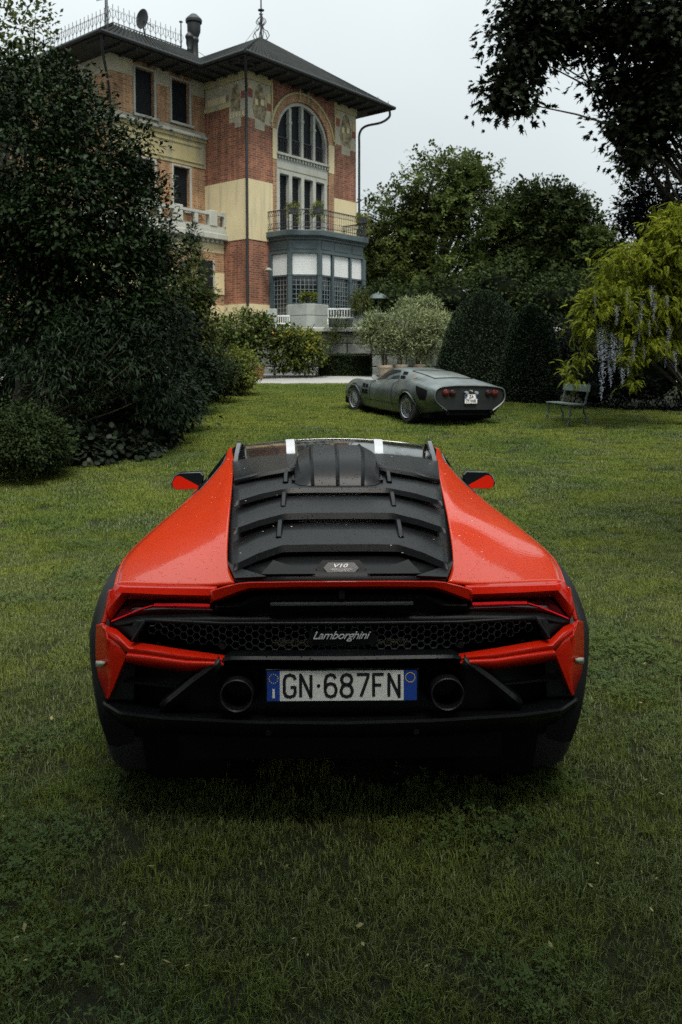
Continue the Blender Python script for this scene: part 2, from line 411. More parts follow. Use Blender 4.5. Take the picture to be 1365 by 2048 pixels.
def scatter(name, pts, idx, rot, sca, coll):
    me = bpy.data.meshes.new(name); n = len(pts)
    me.vertices.add(n); me.vertices.foreach_set('co', np.asarray(pts, np.float32).ravel())
    a = me.attributes.new('idx', 'INT', 'POINT'); a.data.foreach_set('value', np.asarray(idx, np.int32))
    a = me.attributes.new('rotv', 'FLOAT_VECTOR', 'POINT'); a.data.foreach_set('vector', np.asarray(rot, np.float32).ravel())
    a = me.attributes.new('scv', 'FLOAT_VECTOR', 'POINT'); a.data.foreach_set('vector', np.asarray(sca, np.float32).ravel())
    o = link(name, me)
    g = bpy.data.node_groups.new(name, 'GeometryNodeTree')
    g.interface.new_socket('Geometry', in_out='INPUT', socket_type='NodeSocketGeometry')
    g.interface.new_socket('Geometry', in_out='OUTPUT', socket_type='NodeSocketGeometry')
    N = g.nodes.new; gi = N('NodeGroupInput'); go = N('NodeGroupOutput'); ip = N('GeometryNodeInstanceOnPoints'); ci = N('GeometryNodeCollectionInfo')
    ci.inputs['Collection'].default_value = coll; ci.inputs['Separate Children'].default_value = True; ci.inputs['Reset Children'].default_value = True
    def na(nm, ty):
        q = N('GeometryNodeInputNamedAttribute'); q.data_type = ty; q.inputs['Name'].default_value = nm; return q.outputs['Attribute']
    ip.inputs['Pick Instance'].default_value = True
    K = g.links.new
    K(gi.outputs[0], ip.inputs['Points']); K(ci.outputs[0], ip.inputs['Instance'])
    K(na('idx', 'INT'), ip.inputs['Instance Index']); K(na('rotv', 'FLOAT_VECTOR'), ip.inputs['Rotation']); K(na('scv', 'FLOAT_VECTOR'), ip.inputs['Scale'])
    K(ip.outputs[0], go.inputs[0])
    md = o.modifiers.new('scatter', 'NODES'); md.node_group = g
    return o

gp, gi_, gr_, gs_ = [], [], [], []
def gadd(x, y, i, s):
    gp.append((x, y, gz(y))); gi_.append(i); gr_.append((math.atan2(gz(y + .3) - gz(y - .3), .6), 0, random.uniform(0, 6.28))); gs_.append((s, s, s * random.uniform(.8, 1.15)))
y = 1.5
while y < 8.2:
    hwid = .46 * y + .9; x = -hwid
    while x < hwid:
        jx, jy = x + random.uniform(-.08, .08), y + random.uniform(-.08, .08)
        under = abs(jx) < .95 and 3.2 < jy < 7.2
        if not under or random.random() < .35:
            gadd(jx, jy, 10 if random.random() < .22 + .06 * (jy - 3) - .06 * max(0, jx) else random.randrange(3), random.uniform(.9, 1.15))
            cn = math.sin(jx * 2.1 + 1.3) * math.cos(jy * 1.7 + jx) + random.uniform(-.6, .6)
            if cn > .35: gadd(jx + random.uniform(-.1, .1), jy + random.uniform(-.1, .1), 3 + random.randrange(2), random.uniform(.9, 1.2))
        x += .23
    y += .23
while y < 28.6:
    st = .34 if y < 15 else .42
    x = max(BL(y) - .4, -.46 * y - 1.5); x1 = min(BR(y) + .4, .46 * y + 1.5)
    while x < x1:
        gadd(x + random.uniform(-.15, .15), y + random.uniform(-.15, .15), (8 + random.randrange(2) if random.random() < .42 - .045 * (y - 8) + .08 * max(0, x - 1.5) else 5 + random.randrange(3)), random.uniform(.85, 1.1) * (1 if y < 15 else 1.15))
        x += st
    y += st
tag(scatter('grass', gp, gi_, gr_, gs_, PATCHES), 'short damp green grass with clover covering the lawn', 'grass', kind='stuff')

# fallen yellow leaves and petals on the lawn, too many and too small to tell apart
M_PETAL = mat('fallen_petals', (.22, .20, .05), .8, var=.5, vs=3, base2=(.34, .31, .14))
V = []; FA = []
r_ = np.random.default_rng(5)
for q in range(300):
    y = 2.2 + 24 * r_.random() ** 1.7; x = r_.uniform(-.44 * y, .44 * y)
    if not (BL(y) < x < BR(y)) or (abs(x) < 1.05 and 2.7 < y < 7.4): continue
    s = r_.uniform(.004, .010); a = r_.uniform(0, 6.28); z = gz(y) + r_.uniform(.025, .05); tl = r_.normal(0, .4, 2); o = len(V)
    for rr, da in ((1.5, 0), (.7, 1.4), (1.2, 3.14), (.75, -1.3)):
        dx, dy = rr * s * math.cos(a + da), rr * s * math.sin(a + da); V.append((x + dx, y + dy, z + dx * tl[0] + dy * tl[1]))
    FA += [(o, o + 1, o + 2), (o, o + 2, o + 3)]
tag(link('fallen_leaves', np_mesh('fallen_leaves', np.array(V), np.array(FA), M_PETAL)), 'small yellow fallen leaves and petals scattered over the lawn', 'fallen leaves', kind='stuff')
# ================================================================== villa
M_BRICK = brickmat('brick_red', (.145, .038, .021), (.30, .098, .050), (.27, .19, .13))
M_BRICK_L = brickmat('brick_orange', (.27, .125, .055), (.43, .225, .105), (.42, .32, .21))
M_CREAM = mat('plaster_cream', (.53, .455, .275), .85, var=.07, vs=.7, bump=.08, bs=40, dirt=((.38, .34, .235), 2.6, .56, .12))
M_YELLOW = mat('plaster_yellow', (.39, .335, .175), .85, var=.12, vs=.9, dirt=((.27, .26, .18), 2.4, .53, .15))
M_TRIM = mat('stone_trim', (.35, .36, .32), .8, var=.12, vs=1.2, bump=.15, bs=30, dirt=((.20, .21, .19), 3.0, .56, .15))
M_GREYP = mat('plaster_grey', (.34, .31, .235), .9, var=.2, vs=1.2, dirt=((.46, .41, .27), 1.1, .55))
M_SHUT = mat('shutter', (.009, .011, .014), .6, var=.3, vs=3, spec=.15)
M_ROOF = mat('roof_tile', (.014, .017, .017), .85, var=.4, spec=.12, vs=2.0, bump=.3, bs=12)
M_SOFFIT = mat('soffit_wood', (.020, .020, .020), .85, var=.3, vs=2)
M_IRON = mat('wrought_iron', (.015, .017, .018), .55, var=.2, vs=4)
M_PIPE = mat('pipe_metal', (.014, .017, .019), .55, metal=.2, var=.25, vs=2)
M_TEAL = mat('bay_paint', (.047, .068, .074), .5, var=.12, vs=1.5, dirt=((.06, .085, .085), 1.5, .6))
M_BLIND = mat('blind_white', (.56, .58, .58), .6, var=.04, vs=1.5)
M_MUNT = mat('muntin', (.16, .20, .21), .5, var=.1)
M_DARKGLASS = mat('window_glass', (.008, .010, .012), .04, var=.2, spec=.8)
M_MURAL = mat('mural_brown', (.10, .065, .045), .9, var=.6, vs=3.5, base2=(.34, .29, .17), dirt=((.38, .33, .2), 6, .6))
M_MURAL_R = mat('mural_red', (.20, .06, .042), .9, var=.2, vs=5)
M_RUST = mat('iron_rust', (.10, .05, .035), .8, var=.4, vs=8)

HR = R(50)
villa = empty('villa', (-4.13, 38, 0), HR, 'tall brick and cream villa with square tower, arched window and teal bay', 'house')
def hb(name, x0, x1, y0, y1, z0, z1, m, parent=None, bevel=0):
    return MB().box(x0, x1, y0, y1, z0, z1).build(name, m, parent or villa, ang=0, bevel=bevel)

def wall_open(b, x0, x1, z0, z1, y0, y1, ops):
    """slab with rectangular openings, as one body of cells"""
    X = sorted({x0, x1, *[v for o in ops for v in o[:2]]}); Z = sorted({z0, z1, *[v for o in ops for v in o[2:]]})
    for i in range(len(X) - 1):
        for k in range(len(Z) - 1):
            cx, cz = (X[i] + X[i + 1]) / 2, (Z[k] + Z[k + 1]) / 2
            if any(o[0] < cx < o[1] and o[2] < cz < o[3] for o in ops): continue
            b.box(X[i], X[i + 1], y0, y1, Z[k], Z[k + 1])
    return b

# tower walls (arched opening in the front)
AX0, AX1, ACX, AR, AZ = 1.85, 5.46, 3.655, 1.805, 12.05
b = MB(); b.box(0, AX0, 0, .45, 2.8, 14.5); b.box(AX1, 7.6, 0, .45, 2.8, 14.5)
for k in range(20):
    a0, a1 = math.pi * k / 20, math.pi * (k + 1) / 20
    p0 = (ACX + AR * math.cos(a0), AZ + AR * math.sin(a0)); p1 = (ACX + AR * math.cos(a1), AZ + AR * math.sin(a1))
    b.prism([(p0[0], 0, p0[1]), (p1[0], 0, p1[1]), (p1[0], 0, 14.5), (p0[0], 0, 14.5)], (0, .45, 0))
b.box(0, .45, .45, 12, 2.8, 14.5); b.box(7.15, 7.6, .45, 12, 2.8, 14.5)
b.build('wall', M_BRICK, villa, ang=0)
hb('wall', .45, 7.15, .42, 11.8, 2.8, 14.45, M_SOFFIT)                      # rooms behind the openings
# plaster bands wrapping the corner
def band(name, z0, z1, pr, m, xr=1.58, xl=5.87, yl=2.75, right=True):
    b = MB(); b.prism([(-pr, -pr, z0), (xr, -pr, z0), (xr, -.002, z0), (-.002, -.002, z0), (-.002, yl, z0), (-pr, yl, z0)], (0, 0, z1 - z0))
    if right: b.prism([(xl, -pr, z0), (7.6 + pr, -pr, z0), (7.6 + pr, 11, z0), (7.602, 11, z0), (7.602, -.002, z0), (xl, -.002, z0)], (0, 0, z1 - z0))
    return b.build(name, m, villa, ang=0)
band('plaster_band', 7.18, 9.82, .03, M_CREAM)
band('plinth', 2.7, 4.34, .05, M_CREAM, xr=1.36, xl=6.42)
band('frieze', 14.12, 14.46, .04, M_YELLOW, xr=1.58, xl=5.87, yl=2.7)
# paler brick strips beside the tall window, arch ring and springers
for x0, x1 in ((1.60, 1.84), (5.47, 5.85)):
    hb('brick_pier', x0, x1, -.035, -.003, 7.6, 10.95, M_BRICK_L); hb('springer', x0 - .01, x1 + .01, -.05, -.003, 10.95, 12.3, M_CREAM)
def arc_ring(name, r0, r1, y0, y1, m, a0=0.0, a1=math.pi, n=28, z=AZ):
    b = MB(); rows = []
    for k in range(n + 1):
        a = a0 + (a1 - a0) * k / n; c, s_ = math.cos(a), math.sin(a)
        rows.append([(ACX + r0 * c, y0, z + r0 * s_), (ACX + r1 * c, y0, z + r1 * s_), (ACX + r1 * c, y1, z + r1 * s_), (ACX + r0 * c, y1, z + r0 * s_), (ACX + r0 * c, y0, z + r0 * s_)])
    b.grid(rows); return b.build(name, m, villa, ang=40)
arc_ring('brick_arch', 1.83, 2.16, -.045, -.003, M_BRICK_L, R(6), R(174))
arc_ring('arch_moulding', 2.165, 2.25, -.09, -.003, M_YELLOW, R(12), R(168))
for x in (ACX - .32, ACX + .24): hb('keystone_edge', x, x + .08, -.10, -.003, 13.95, 14.44, M_YELLOW)
for x in (1.52, 5.90): hb('frieze_edge', x, x + .07, -.06, -.003, 12.35, 14.3, M_YELLOW)
# painted frieze panels under the eaves
for x0, x1 in ((.06, 1.5), (5.99, 7.55)):
    w = x1 - x0
    b = MB(); b.prism([(x0, -.012, 14.1), (x0, -.012, 12.45), (x0 + w * .3, -.012, 12.45), (x0 + w * .3, -.012, 12.05), (x0 + w * .72, -.012, 12.05), (x0 + w * .72, -.012, 12.35), (x1, -.012, 12.35), (x1, -.012, 14.1)], (0, .010, 0))
    b.build('mural_ground', M_GREYP, villa, ang=0)
    b = MB(); b.prism([(x0 + w * .3, -.024, 12.55), (x0 + w * .72, -.024, 12.42), (x0 + w * .8, -.024, 13.0), (x0 + w * .74, -.024, 13.5), (x0 + w * .62, -.024, 13.95), (x0 + w * .5, -.024, 14.05), (x0 + w * .38, -.024, 13.9), (x0 + w * .28, -.024, 13.4), (x0 + w * .2, -.024, 12.95)], (0, .009, 0))
    b.build('mural_figure', M_MURAL, villa, ang=0)
    for q0, q1, z0, z1, m in ((.02, .2, 13.35, 13.7, M_MURAL_R), (.82, .98, 13.0, 13.3, M_MURAL_R), (.02, .2, 13.72, 13.95, M_YELLOW), (.82, .98, 13.32, 13.75, M_YELLOW), (.3, .42, 13.1, 13.35, M_CREAM), (.55, .68, 13.15, 13.4, M_CREAM)):
        hb('mural_patch', x0 + w * q0, x0 + w * q1, -.034, -.026, z0, z1, m)
# left face of the tower
b = MB(); b.prism([(-.012, .05, 14.1), (-.012, 2.7, 14.1), (-.012, 2.7, 13.1), (-.012, 1.1, 13.1), (-.012, 1.1, 12.35), (-.012, .75, 12.35), (-.012, .75, 12.1), (-.012, .35, 12.1), (-.012, .35, 12.5), (-.012, .05, 12.5)], (.010, 0, 0)); b.build('mural_ground', M_GREYP, villa, ang=0)
hb('string_course', -.07, -.003, .95, 2.72, 13.05, 13.24, M_YELLOW)
hb('mural_patch', -.024, -.014, 1.3, 2.5, 13.32, 13.62, M_CREAM)
hb('mural_patch', -.030, -.026, 1.12, 1.3, 13.35, 13.6, M_MURAL)
b = MB(); b.prism([(-.026, .4, 12.8), (-.026, .95, 12.85), (-.026, .98, 13.4), (-.026, .8, 13.95), (-.026, .55, 13.95), (-.026, .38, 13.4)], (.010, 0, 0)); b.build('mural_figure', M_MURAL, villa, ang=0)
for k in range(5): hb('mural_patch', -.036, -.014, .14 + k * .2, .24 + k * .2, 12.55, 12.75, M_CREAM)
hb('mural_patch', -.026, -.014, .1, .32, 13.3, 13.6, M_MURAL_R)

# tall arched window: four lights above, four below
win = MB(); rows = []
for k in range(29):
    a = math.pi * k / 28; c, s_ = math.cos(a), math.sin(a)
    rows.append([(ACX + q * c, yy, AZ + q * s_) for q, yy in ((1.66, .05), (1.80, .05), (1.80, .30), (1.66, .30), (1.66, .05))])
win.grid(rows)
win.box(AX0 + .005, AX0 + .145, .05, .30, 11.35, AZ); win.box(AX1 - .145, AX1 - .005, .05, .30, 11.35, AZ)
win.box(AX0 + .005, AX1 - .005, .0, .32, 11.22, 11.35)
wa = win.build('arched_window', M_TRIM, villa, ang=40)
LX = [AX0 + .145 + (AX1 - AX0 - .29) * k / 4 for k in range(5)]
for k in (1, 2, 3):
    zt = AZ + math.sqrt(max(0, 1.66 ** 2 - (LX[k] - ACX) ** 2))
    MB().box(LX[k] - .075, LX[k] + .075, .04, .25, 11.35, zt - .02).box(LX[k] - .10, LX[k] + .10, .02, .27, zt - .75, zt - .62).build('mullion', M_TRIM, wa, ang=0)
for k in range(4):
    x0, x1 = LX[k] + .08, LX[k + 1] - .08; n = 8
    top = [(x0 + (x1 - x0) * i / n, .22, AZ + math.sqrt(max(.05, 1.67 ** 2 - (x0 + (x1 - x0) * i / n - ACX) ** 2))) for i in range(n + 1)]
    MB().prism([(x0, .22, 11.35), (x1, .22, 11.35)] + top[::-1], (0, .05, 0)).build('shutter', M_SHUT, wa, ang=0)
    rb = MB(); rb.box(x0, x1, .12, .15, 12.05, 12.09).box(x0, x1, .12, .15, 11.42, 11.45)
    for i in range(6):
        xx = x0 + (x1 - x0) * (i + .5) / 6; rb.tube([(xx, .135, 11.45), (xx, .135, 12.05)], .012, 5); rb.tube([(xx - .05, .135, 11.9), (xx, .135, 12.0), (xx + .05, .135, 11.9)], .01, 4)
    rb.build('window_guard', M_IRON, wa, ang=0)
# apron panel with little brackets between the two rows
hb('apron', AX0 + .002, AX1 - .002, .03, .35, 10.38, 11.22, M_TRIM)
for k in range(18):
    x = AX0 + .12 + k * .198; hb('bracket', x, x + .09, -.05, .03, 11.08, 11.21, M_TRIM)
hb('ledge', AX0 - .02, AX1 + .02, -.10, .03, 11.212, 11.30, M_TRIM)
hb('apron_moulding', AX0 + .1, AX1 - .1, .005, .028, 10.62, 10.66, M_GREYP)
PX = [1.92, 2.84, 3.73, 4.61, 5.42]
for k in range(4):
    x0, x1 = LX[k] + .10, LX[k + 1] - .10
    w_ = MB().box(x0, x1, .24, .28, 7.6, 10.34).build('window', M_SHUT, villa, ang=0)
    sb = MB()
    for i in range(24): sb.box(x0 + .01, x1 - .01, .228, .241, 7.65 + i * .112, 7.65 + i * .112 + .085)
    sb.build('slats', M_SHUT, w_, ang=0)
    MB().box(x0 + .05, x1 - .05, .0, .03, 10.40, 10.52).build('lintel', M_TRIM, w_, ang=0)
for k in range(5): hb('pilaster', LX[k] - .10, LX[k] + .10, .03, .30, 7.6, 10.38, M_TRIM)

# wing behind the tower
WX = -5.08
ops = [(-3.86, -2.87, 12.25, 14.22), (-1.92, -.92, 12.35, 14.22), (-3.9, -2.9, 8.55, 10.45), (-1.87, -.94, 8.55, 10.45)]
b = wall_open(MB(), WX, -.002, 7.3, 14.5, 2.75, 3.1, ops); b.box(WX, WX + .4, 3.1, 14, 2.8, 14.5); b.build('wing_wall', M_BRICK_L, villa, ang=0)
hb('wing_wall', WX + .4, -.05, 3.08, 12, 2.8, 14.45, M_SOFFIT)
for (x0, x1, z0, z1) in ops:
    w_ = MB().box(x0, x1, 2.93, 2.98, z0, z1).build('window', M_SHUT, villa, ang=0)
    sb = MB()
    n = int((z1 - z0) / .1)
    for i in range(n): sb.box(x0 + .02, x1 - .02, 2.915, 2.931, z0 + i * .1, z0 + i * .1 + .075)
    sb.build('slats', M_SHUT, w_, ang=0)
    MB().box(x0 - .09, x0 - .001, 2.70, 2.95, z0, z1 + .08).box(x1 + .001, x1 + .10, 2.70, 2.95, z0, z1 + .08).box(x0, x1, 2.71, 2.95, z1 + .001, z1 + .08).build('frame', M_TRIM, w_, ang=0)
    MB().box(x0 - .16, x1 + .16, 2.58, 2.76, z0 - .1, z0 - .001).build('sill', M_TRIM, w_, ang=0)
b = MB().box(WX - .03, -.003, 2.70, 2.748, 12.0, 12.2); b.box(WX - .03, WX - .003, 2.748, 14, 12.0, 12.2); b.build('plaster_band', M_GREYP, villa, ang=0)
b = MB().prism([(WX - .2, 2.52, 11.86), (-.003, 2.52, 11.86), (-.003, 2.748, 11.86), (WX - .003, 2.748, 11.86), (WX - .003, 14, 11.86), (WX - .2, 14, 11.86)], (0, 0, .14)); b.build('cornice', M_TRIM, villa, ang=0, bevel=.03)
b = MB().prism([(WX - .1, 2.64, 11.72), (-.003, 2.64, 11.72), (-.003, 2.748, 11.72), (WX - .003, 2.748, 11.72), (WX - .003, 14, 11.72), (WX - .1, 14, 11.72)], (0, 0, .138)); b.build('cornice', M_YELLOW, villa, ang=0)
hb('yellow_panel', WX - .02, -.003, 2.71, 2.748, 10.58, 11.72, M_YELLOW)
b = wall_open(MB(), WX + .25, -.12, 10.75, 11.6, 2.67, 2.709, [(WX + .37, -.24, 10.87, 11.48)]); b.build('panel_frame', M_YELLOW, villa, ang=0)
hb('frieze', WX - .03, -.05, 2.715, 2.748, 13.86, 14.44, M_GREYP) if False else None
for x0, x1 in ((WX - .02, -3.97), (-2.76, -2.03), (-.81, -.05)): hb('frieze', x0, x1, 2.715, 2.748, 13.75, 14.44, M_GREYP)
hb('frieze', WX - .03, WX - .002, 2.72, 13, 13.75, 14.44, M_GREYP)

# ground floor that projects below the wing, with a balcony on top
PX0 = -7.2
for z0, z1, m, d in ((2.8, 4.29, M_CREAM, .03), (4.29, 4.79, M_BRICK_L, 0), (4.79, 5.75, M_CREAM, .02), (5.75, 6.63, M_BRICK_L, 0), (6.63, 7.03, M_CREAM, .02)):
    hb('lower_wall', PX0 - d, -.003 - (.03 if d == 0 else .03), 1.5 - d, 2.7, z0, z1, m)
hb('dentil_band', PX0 - .06, -.035, 1.46, 2.7, 7.03, 7.2, M_GREYP)
for k in range(26):
    x = PX0 + .1 + k * .27; hb('dentil', x, x + .13, 1.34, 1.459, 7.06, 7.198, M_TRIM)
hb('balcony_slab', PX0 - .25, .02, 1.22, 2.72, 7.2, 7.46, M_TRIM, bevel=.03)
hb('balcony_slab', PX0 - .18, -.04, 1.30, 2.7, 7.46, 7.62, M_TRIM)
hb('lower_window', -1.6, -.75, 1.43, 1.47, 4.4, 6.25, M_SHUT); hb('window_frame', -.75, -.66, 1.42, 1.48, 4.4, 6.3, M_TRIM)
posts = [(-4.75, -4.3), (-2.95, -2.45), (-.98, -.5), (-.12, .0)]
b = MB().box(PX0 - .1, -.04, 1.36, 1.62, 7.62, 7.78).build('balustrade_base', M_TRIM, villa, ang=0)
b = MB().box(PX0 - .1, -.04, 1.37, 1.61, 8.26, 8.38).build('balustrade_rail', M_TRIM, villa, ang=0)
for x0, x1 in posts: hb('balustrade_post', x0, x1 - .04, 1.33, 1.65, 7.78, 8.47, M_TRIM, bevel=.02)
def scroll(b, cx, cz, r, y, ax='x'):
    for s_ in (0, 1.57, 3.14, 4.71):
        pts = []
        for k in range(9):
            a = s_ + k * .55; q = r * (.25 + .075 * k); pts.append((cx + q * math.cos(a), y, cz + q * math.sin(a)))
        b.tube(pts, .014, 4)
for c in (-4.0, -3.4, -2.0, -1.45, -.3):
    b = MB(); scroll(b, c, 8.02, .24, 1.48); b.box(c - .26, c + .26, 1.475, 1.49, 8.0, 8.02); b.build('iron_scroll', M_RUST, villa, ang=0)
for x in (-3.7, -1.72): hb('balustrade_post', x - .1, x + .1, 1.38, 1.60, 7.78, 8.26, M_TRIM)

# roofs
def hip(name, x0, x1, y0, y1, z0, rx0, rx1, ry0, ry1, z1):
    b = MB(); v = [(x0, y0, z0), (x1, y0, z0), (x1, y1, z0), (x0, y1, z0), (rx0, ry0, z1), (rx1, ry0, z1), (rx1, ry1, z1), (rx0, ry1, z1)]
    b.add(v, [(0, 1, 5, 4), (1, 2, 6, 5), (2, 3, 7, 6), (3, 0, 4, 7), (4, 5, 6, 7)]); return b.build(name, M_ROOF, villa, ang=0)
EZ = 14.48
eb = MB().box(-1.3, 8.9, -1.3, 12.6, EZ, EZ + .12).build('tower_eave', M_SOFFIT, villa, ang=0)
wb_ = MB().box(-6.4, -1.302, 1.45, 15, EZ, EZ + .12).build('wing_eave', M_SOFFIT, villa, ang=0)
for i in range(13):   # rafters under the eaves
    x = -1.1 + i * .8; MB().box(x, x + .1, -1.25, -.02, EZ - .12, EZ - .002).build('rafter', M_SOFFIT, eb, ang=0)
for i in range(7):
    x = -6.2 + i * .75; MB().box(x, x + .1, 1.5, 2.7, EZ - .12, EZ - .002).build('rafter', M_SOFFIT, wb_, ang=0)
for i in range(5):
    y = -.9 + i * .7; MB().box(-1.25, -.05, y, y + .1, EZ - .12, EZ - .002).build('rafter', M_SOFFIT, eb, ang=0)
r1 = hip('tower_roof', -1.35, 8.95, -1.35, 12.7, EZ + .13, 4.1, 4.5, 3.3, 8.5, 17.75)
r2 = hip('wing_roof', -6.45, -.4, 1.4, 15.1, EZ + .13, -4.3, -.4, 3.6, 12.5, 16.0)
# tile courses: rounded ribs running down the slopes
def ribs(pa, pb, qa, qb, n, parent):
    b = MB(); pa, pb, qa, qb = map(Vector, (pa, pb, qa, qb))
    for k in range(n + 1):
        t = k / n; b.tube([pa.lerp(pb, t) + Vector((0, 0, .02)), qa.lerp(qb, t) + Vector((0, 0, .02))], .055, 5)
    o = b.build('roof_tiles', M_ROOF, parent, ang=60); o['kind'] = 'stuff'
ez = EZ + .13
ribs((-1.35, -1.35, ez), (8.95, -1.35, ez), (4.1, 3.3, 17.75), (4.5, 3.3, 17.75), 46, r1)
ribs((-1.35, -1.35, ez), (-1.35, 12.7, ez), (4.1, 3.3, 17.75), (4.1, 8.5, 17.75), 60, r1)
ribs((8.95, -1.35, ez), (8.95, 12.7, ez), (4.5, 3.3, 17.75), (4.5, 8.5, 17.75), 60, r1)
ribs((-6.45, 1.4, ez), (-.4, 1.4, ez), (-4.3, 3.6, 16.0), (-.4, 3.6, 16.0), 26, r2)
ribs((-6.45, 1.4, ez), (-6.45, 15.1, ez), (-4.3, 3.6, 16.0), (-4.3, 12.5, 16.0), 60, r2)
for P in ([(-1.4, 12.7, EZ + .1), (-1.4, -1.4, EZ + .1), (9.0, -1.4, EZ + .1), (9.0, 12, EZ + .1)], [(-6.5, 15, EZ + .1), (-6.5, 1.35, EZ + .1), (-1.45, 1.35, EZ + .1)]):
    b = MB()
    for a, c in zip(P, P[1:]): b.tube([a, c], .085, 8)
    b.build('gutter', M_PIPE, villa, ang=60)
for k in range(12):   # gutter brackets standing up
    x = -.9 + k * .85; MB().tube([(x, -1.42, EZ + .1), (x, -1.40, EZ + .34)], .018, 4).build('gutter_bracket', M_IRON, villa, ang=0)
# iron cresting on the flat top of the wing
cr_ = MB(); cr_.tube([(-4.3, 3.6, 16.1), (-.6, 3.6, 16.1)], .025, 4); cr_.tube([(-4.3, 3.6, 16.1), (-4.3, 11, 16.1)], .025, 4)
def crest(p, ax):
    x, y, z = p; cr_.tube([(x, y, 16.0), (x, y, 16.85)], .016, 4)
    for s_ in (-1, 1):
        q = [(x + ax[0] * s_ * d, y + ax[1] * s_ * d, z + h) for d, h in ((.0, .25), (.11, .38), (.16, .55), (.08, .66), (.02, .58))]; cr_.tube(q, .011, 4)
for k in range(14): crest((-4.3 + k * .28, 3.6, 16.0), (1, 0))
for k in range(24): crest((-4.3, 3.9 + k * .3, 16.0), (0, 1))
cr_.build('roof_cresting', M_IRON, villa, ang=0)
# chimneys, finial, poles, dish, aerial
def chimney(x, y, z0, h, r):
    MB().lathe([(r * 1.5, 0), (r * 1.5, h * .2), (r * 1.02, h * .24), (r * .92, h * .55), (r * 1.1, h * .57), (r * 1.1, h * .6), (r * .95, h * .62), (r * 1.5, h * .72), (r * 1.55, h * .84), (r * 1.85, h * .86), (r * 1.9, h * .9), (r * 1.6, h * .93), (r * .7, h * .99), (r * .3, h)], 14, (x, y, z0)).build('chimney', M_PIPE, villa, ang=40)
chimney(.05, 3.5, 14.9, 2.85, .205); chimney(-.40, 3.3, 14.9, 1.85, .10)
fb = MB().tube([(4.3, 3.4, 17.6), (4.3, 3.4, 18.6), (4.3, 3.4, 21.5)], [.06, .045, .02], 6); fb.lathe([(.05, 0), (.16, .03), (.16, .07), (.05, .1)], 10, (4.3, 3.4, 19.15))
for s_ in range(6):
    a = s_ * math.pi / 3
    for h0, q in ((17.75, 1.0), (18.5, .62)):
        pts = [(4.3 + math.cos(a) * d * q, 3.4 + math.sin(a) * d * q, h0 + h * q) for d, h in ((.02, 0), (.3, .02), (.42, .2), (.32, .42), (.15, .5), (.06, .75), (.16, .85))]; fb.tube(pts, .022, 4)
fb.build('finial', M_IRON, villa, ang=0)
for x, y, h in ((-4.1, 4.4, 18.0), (-.75, 3.45, 17.1)): MB().tube([(x, y, 15.9), (x, y, h)], .03, 5).lathe([(.03, 0), (.1, .03), (.06, .08)], 8, (x, y, h)).build('vent_pole', M_IRON, villa, ang=0)
MB().tube([(-5.7, 2.0, 14.7), (-5.7, 2.0, 17.2)], .03, 5).tube([(-5.7, 2.0, 16.6), (-6.4, 1.5, 17.0)], .02, 4).tube([(-6.3, 1.35, 16.75), (-6.2, 1.75, 17.05)], .012, 4).tube([(-6.1, 1.4, 16.65), (-5.95, 1.95, 17.0)], .012, 4).tube([(-5.85, 1.6, 16.55), (-5.75, 2.15, 16.9)], .012, 4).tube([(-5.7, 2.0, 16.2), (-6.0, 2.3, 16.1)], .015, 4).build('aerial', M_IRON, villa, ang=0)
MB().lathe([(.02, .12), (.2, .10), (.36, .04), (.42, -.02), (.40, -.03), (.2, .05)], 18, (-3.0, 3.3, 16.55), axis='x').tube([(-3.0, 3.3, 16.5), (-2.85, 3.3, 15.7)], .035, 5).tube([(-2.9, 3.3, 16.5), (-2.45, 3.2, 16.3)], .02, 4).build('satellite_dish', M_PIPE, villa, ang=40)
wp = []
for k in range(17):
    t = k / 16; wp.append((.05 + 4.25 * t, 3.5 - .1 * t, 16.2 + 2.5 * t - 1.3 * math.sin(math.pi * t) * (1 - .3 * t)))
MB().tube(wp, .012, 4).build('roof_cable', M_IRON, villa, ang=0)

# rain pipes
def pipe(pts, r=.055):
    q = cr(pts, 5); b = MB().tube(q, r, 8)
    o = b.build('rain_pipe', M_PIPE, villa, ang=60); return o
pipe([(-1.25, -1.25, 14.55), (-.9, -.9, 14.2), (-.16, -.16, 13.6), (-.13, -.13, 13.0), (-.13, -.13, 9), (-.13, -.13, 4.2)], .06)
pipe([(8.8, -1.2, 14.5), (8.8, -1.2, 14.15), (8.5, -.9, 13.85), (7.95, -.35, 13.65), (7.75, -.12, 13.3), (7.74, -.10, 12.6), (7.74, -.10, 10.5), (7.74, -.10, 7.9)], .06)
pipe([(-6.3, 1.55, 14.5), (-6.1, 1.75, 13.9), (-5.45, 2.4, 13.2), (-5.2, 2.63, 12.6), (-5.2, 2.63, 12.0), (-5.25, 2.4, 11.9), (-5.3, 2.4, 11.5), (-5.2, 2.6, 10.8), (-5.2, 2.63, 8)], .055)

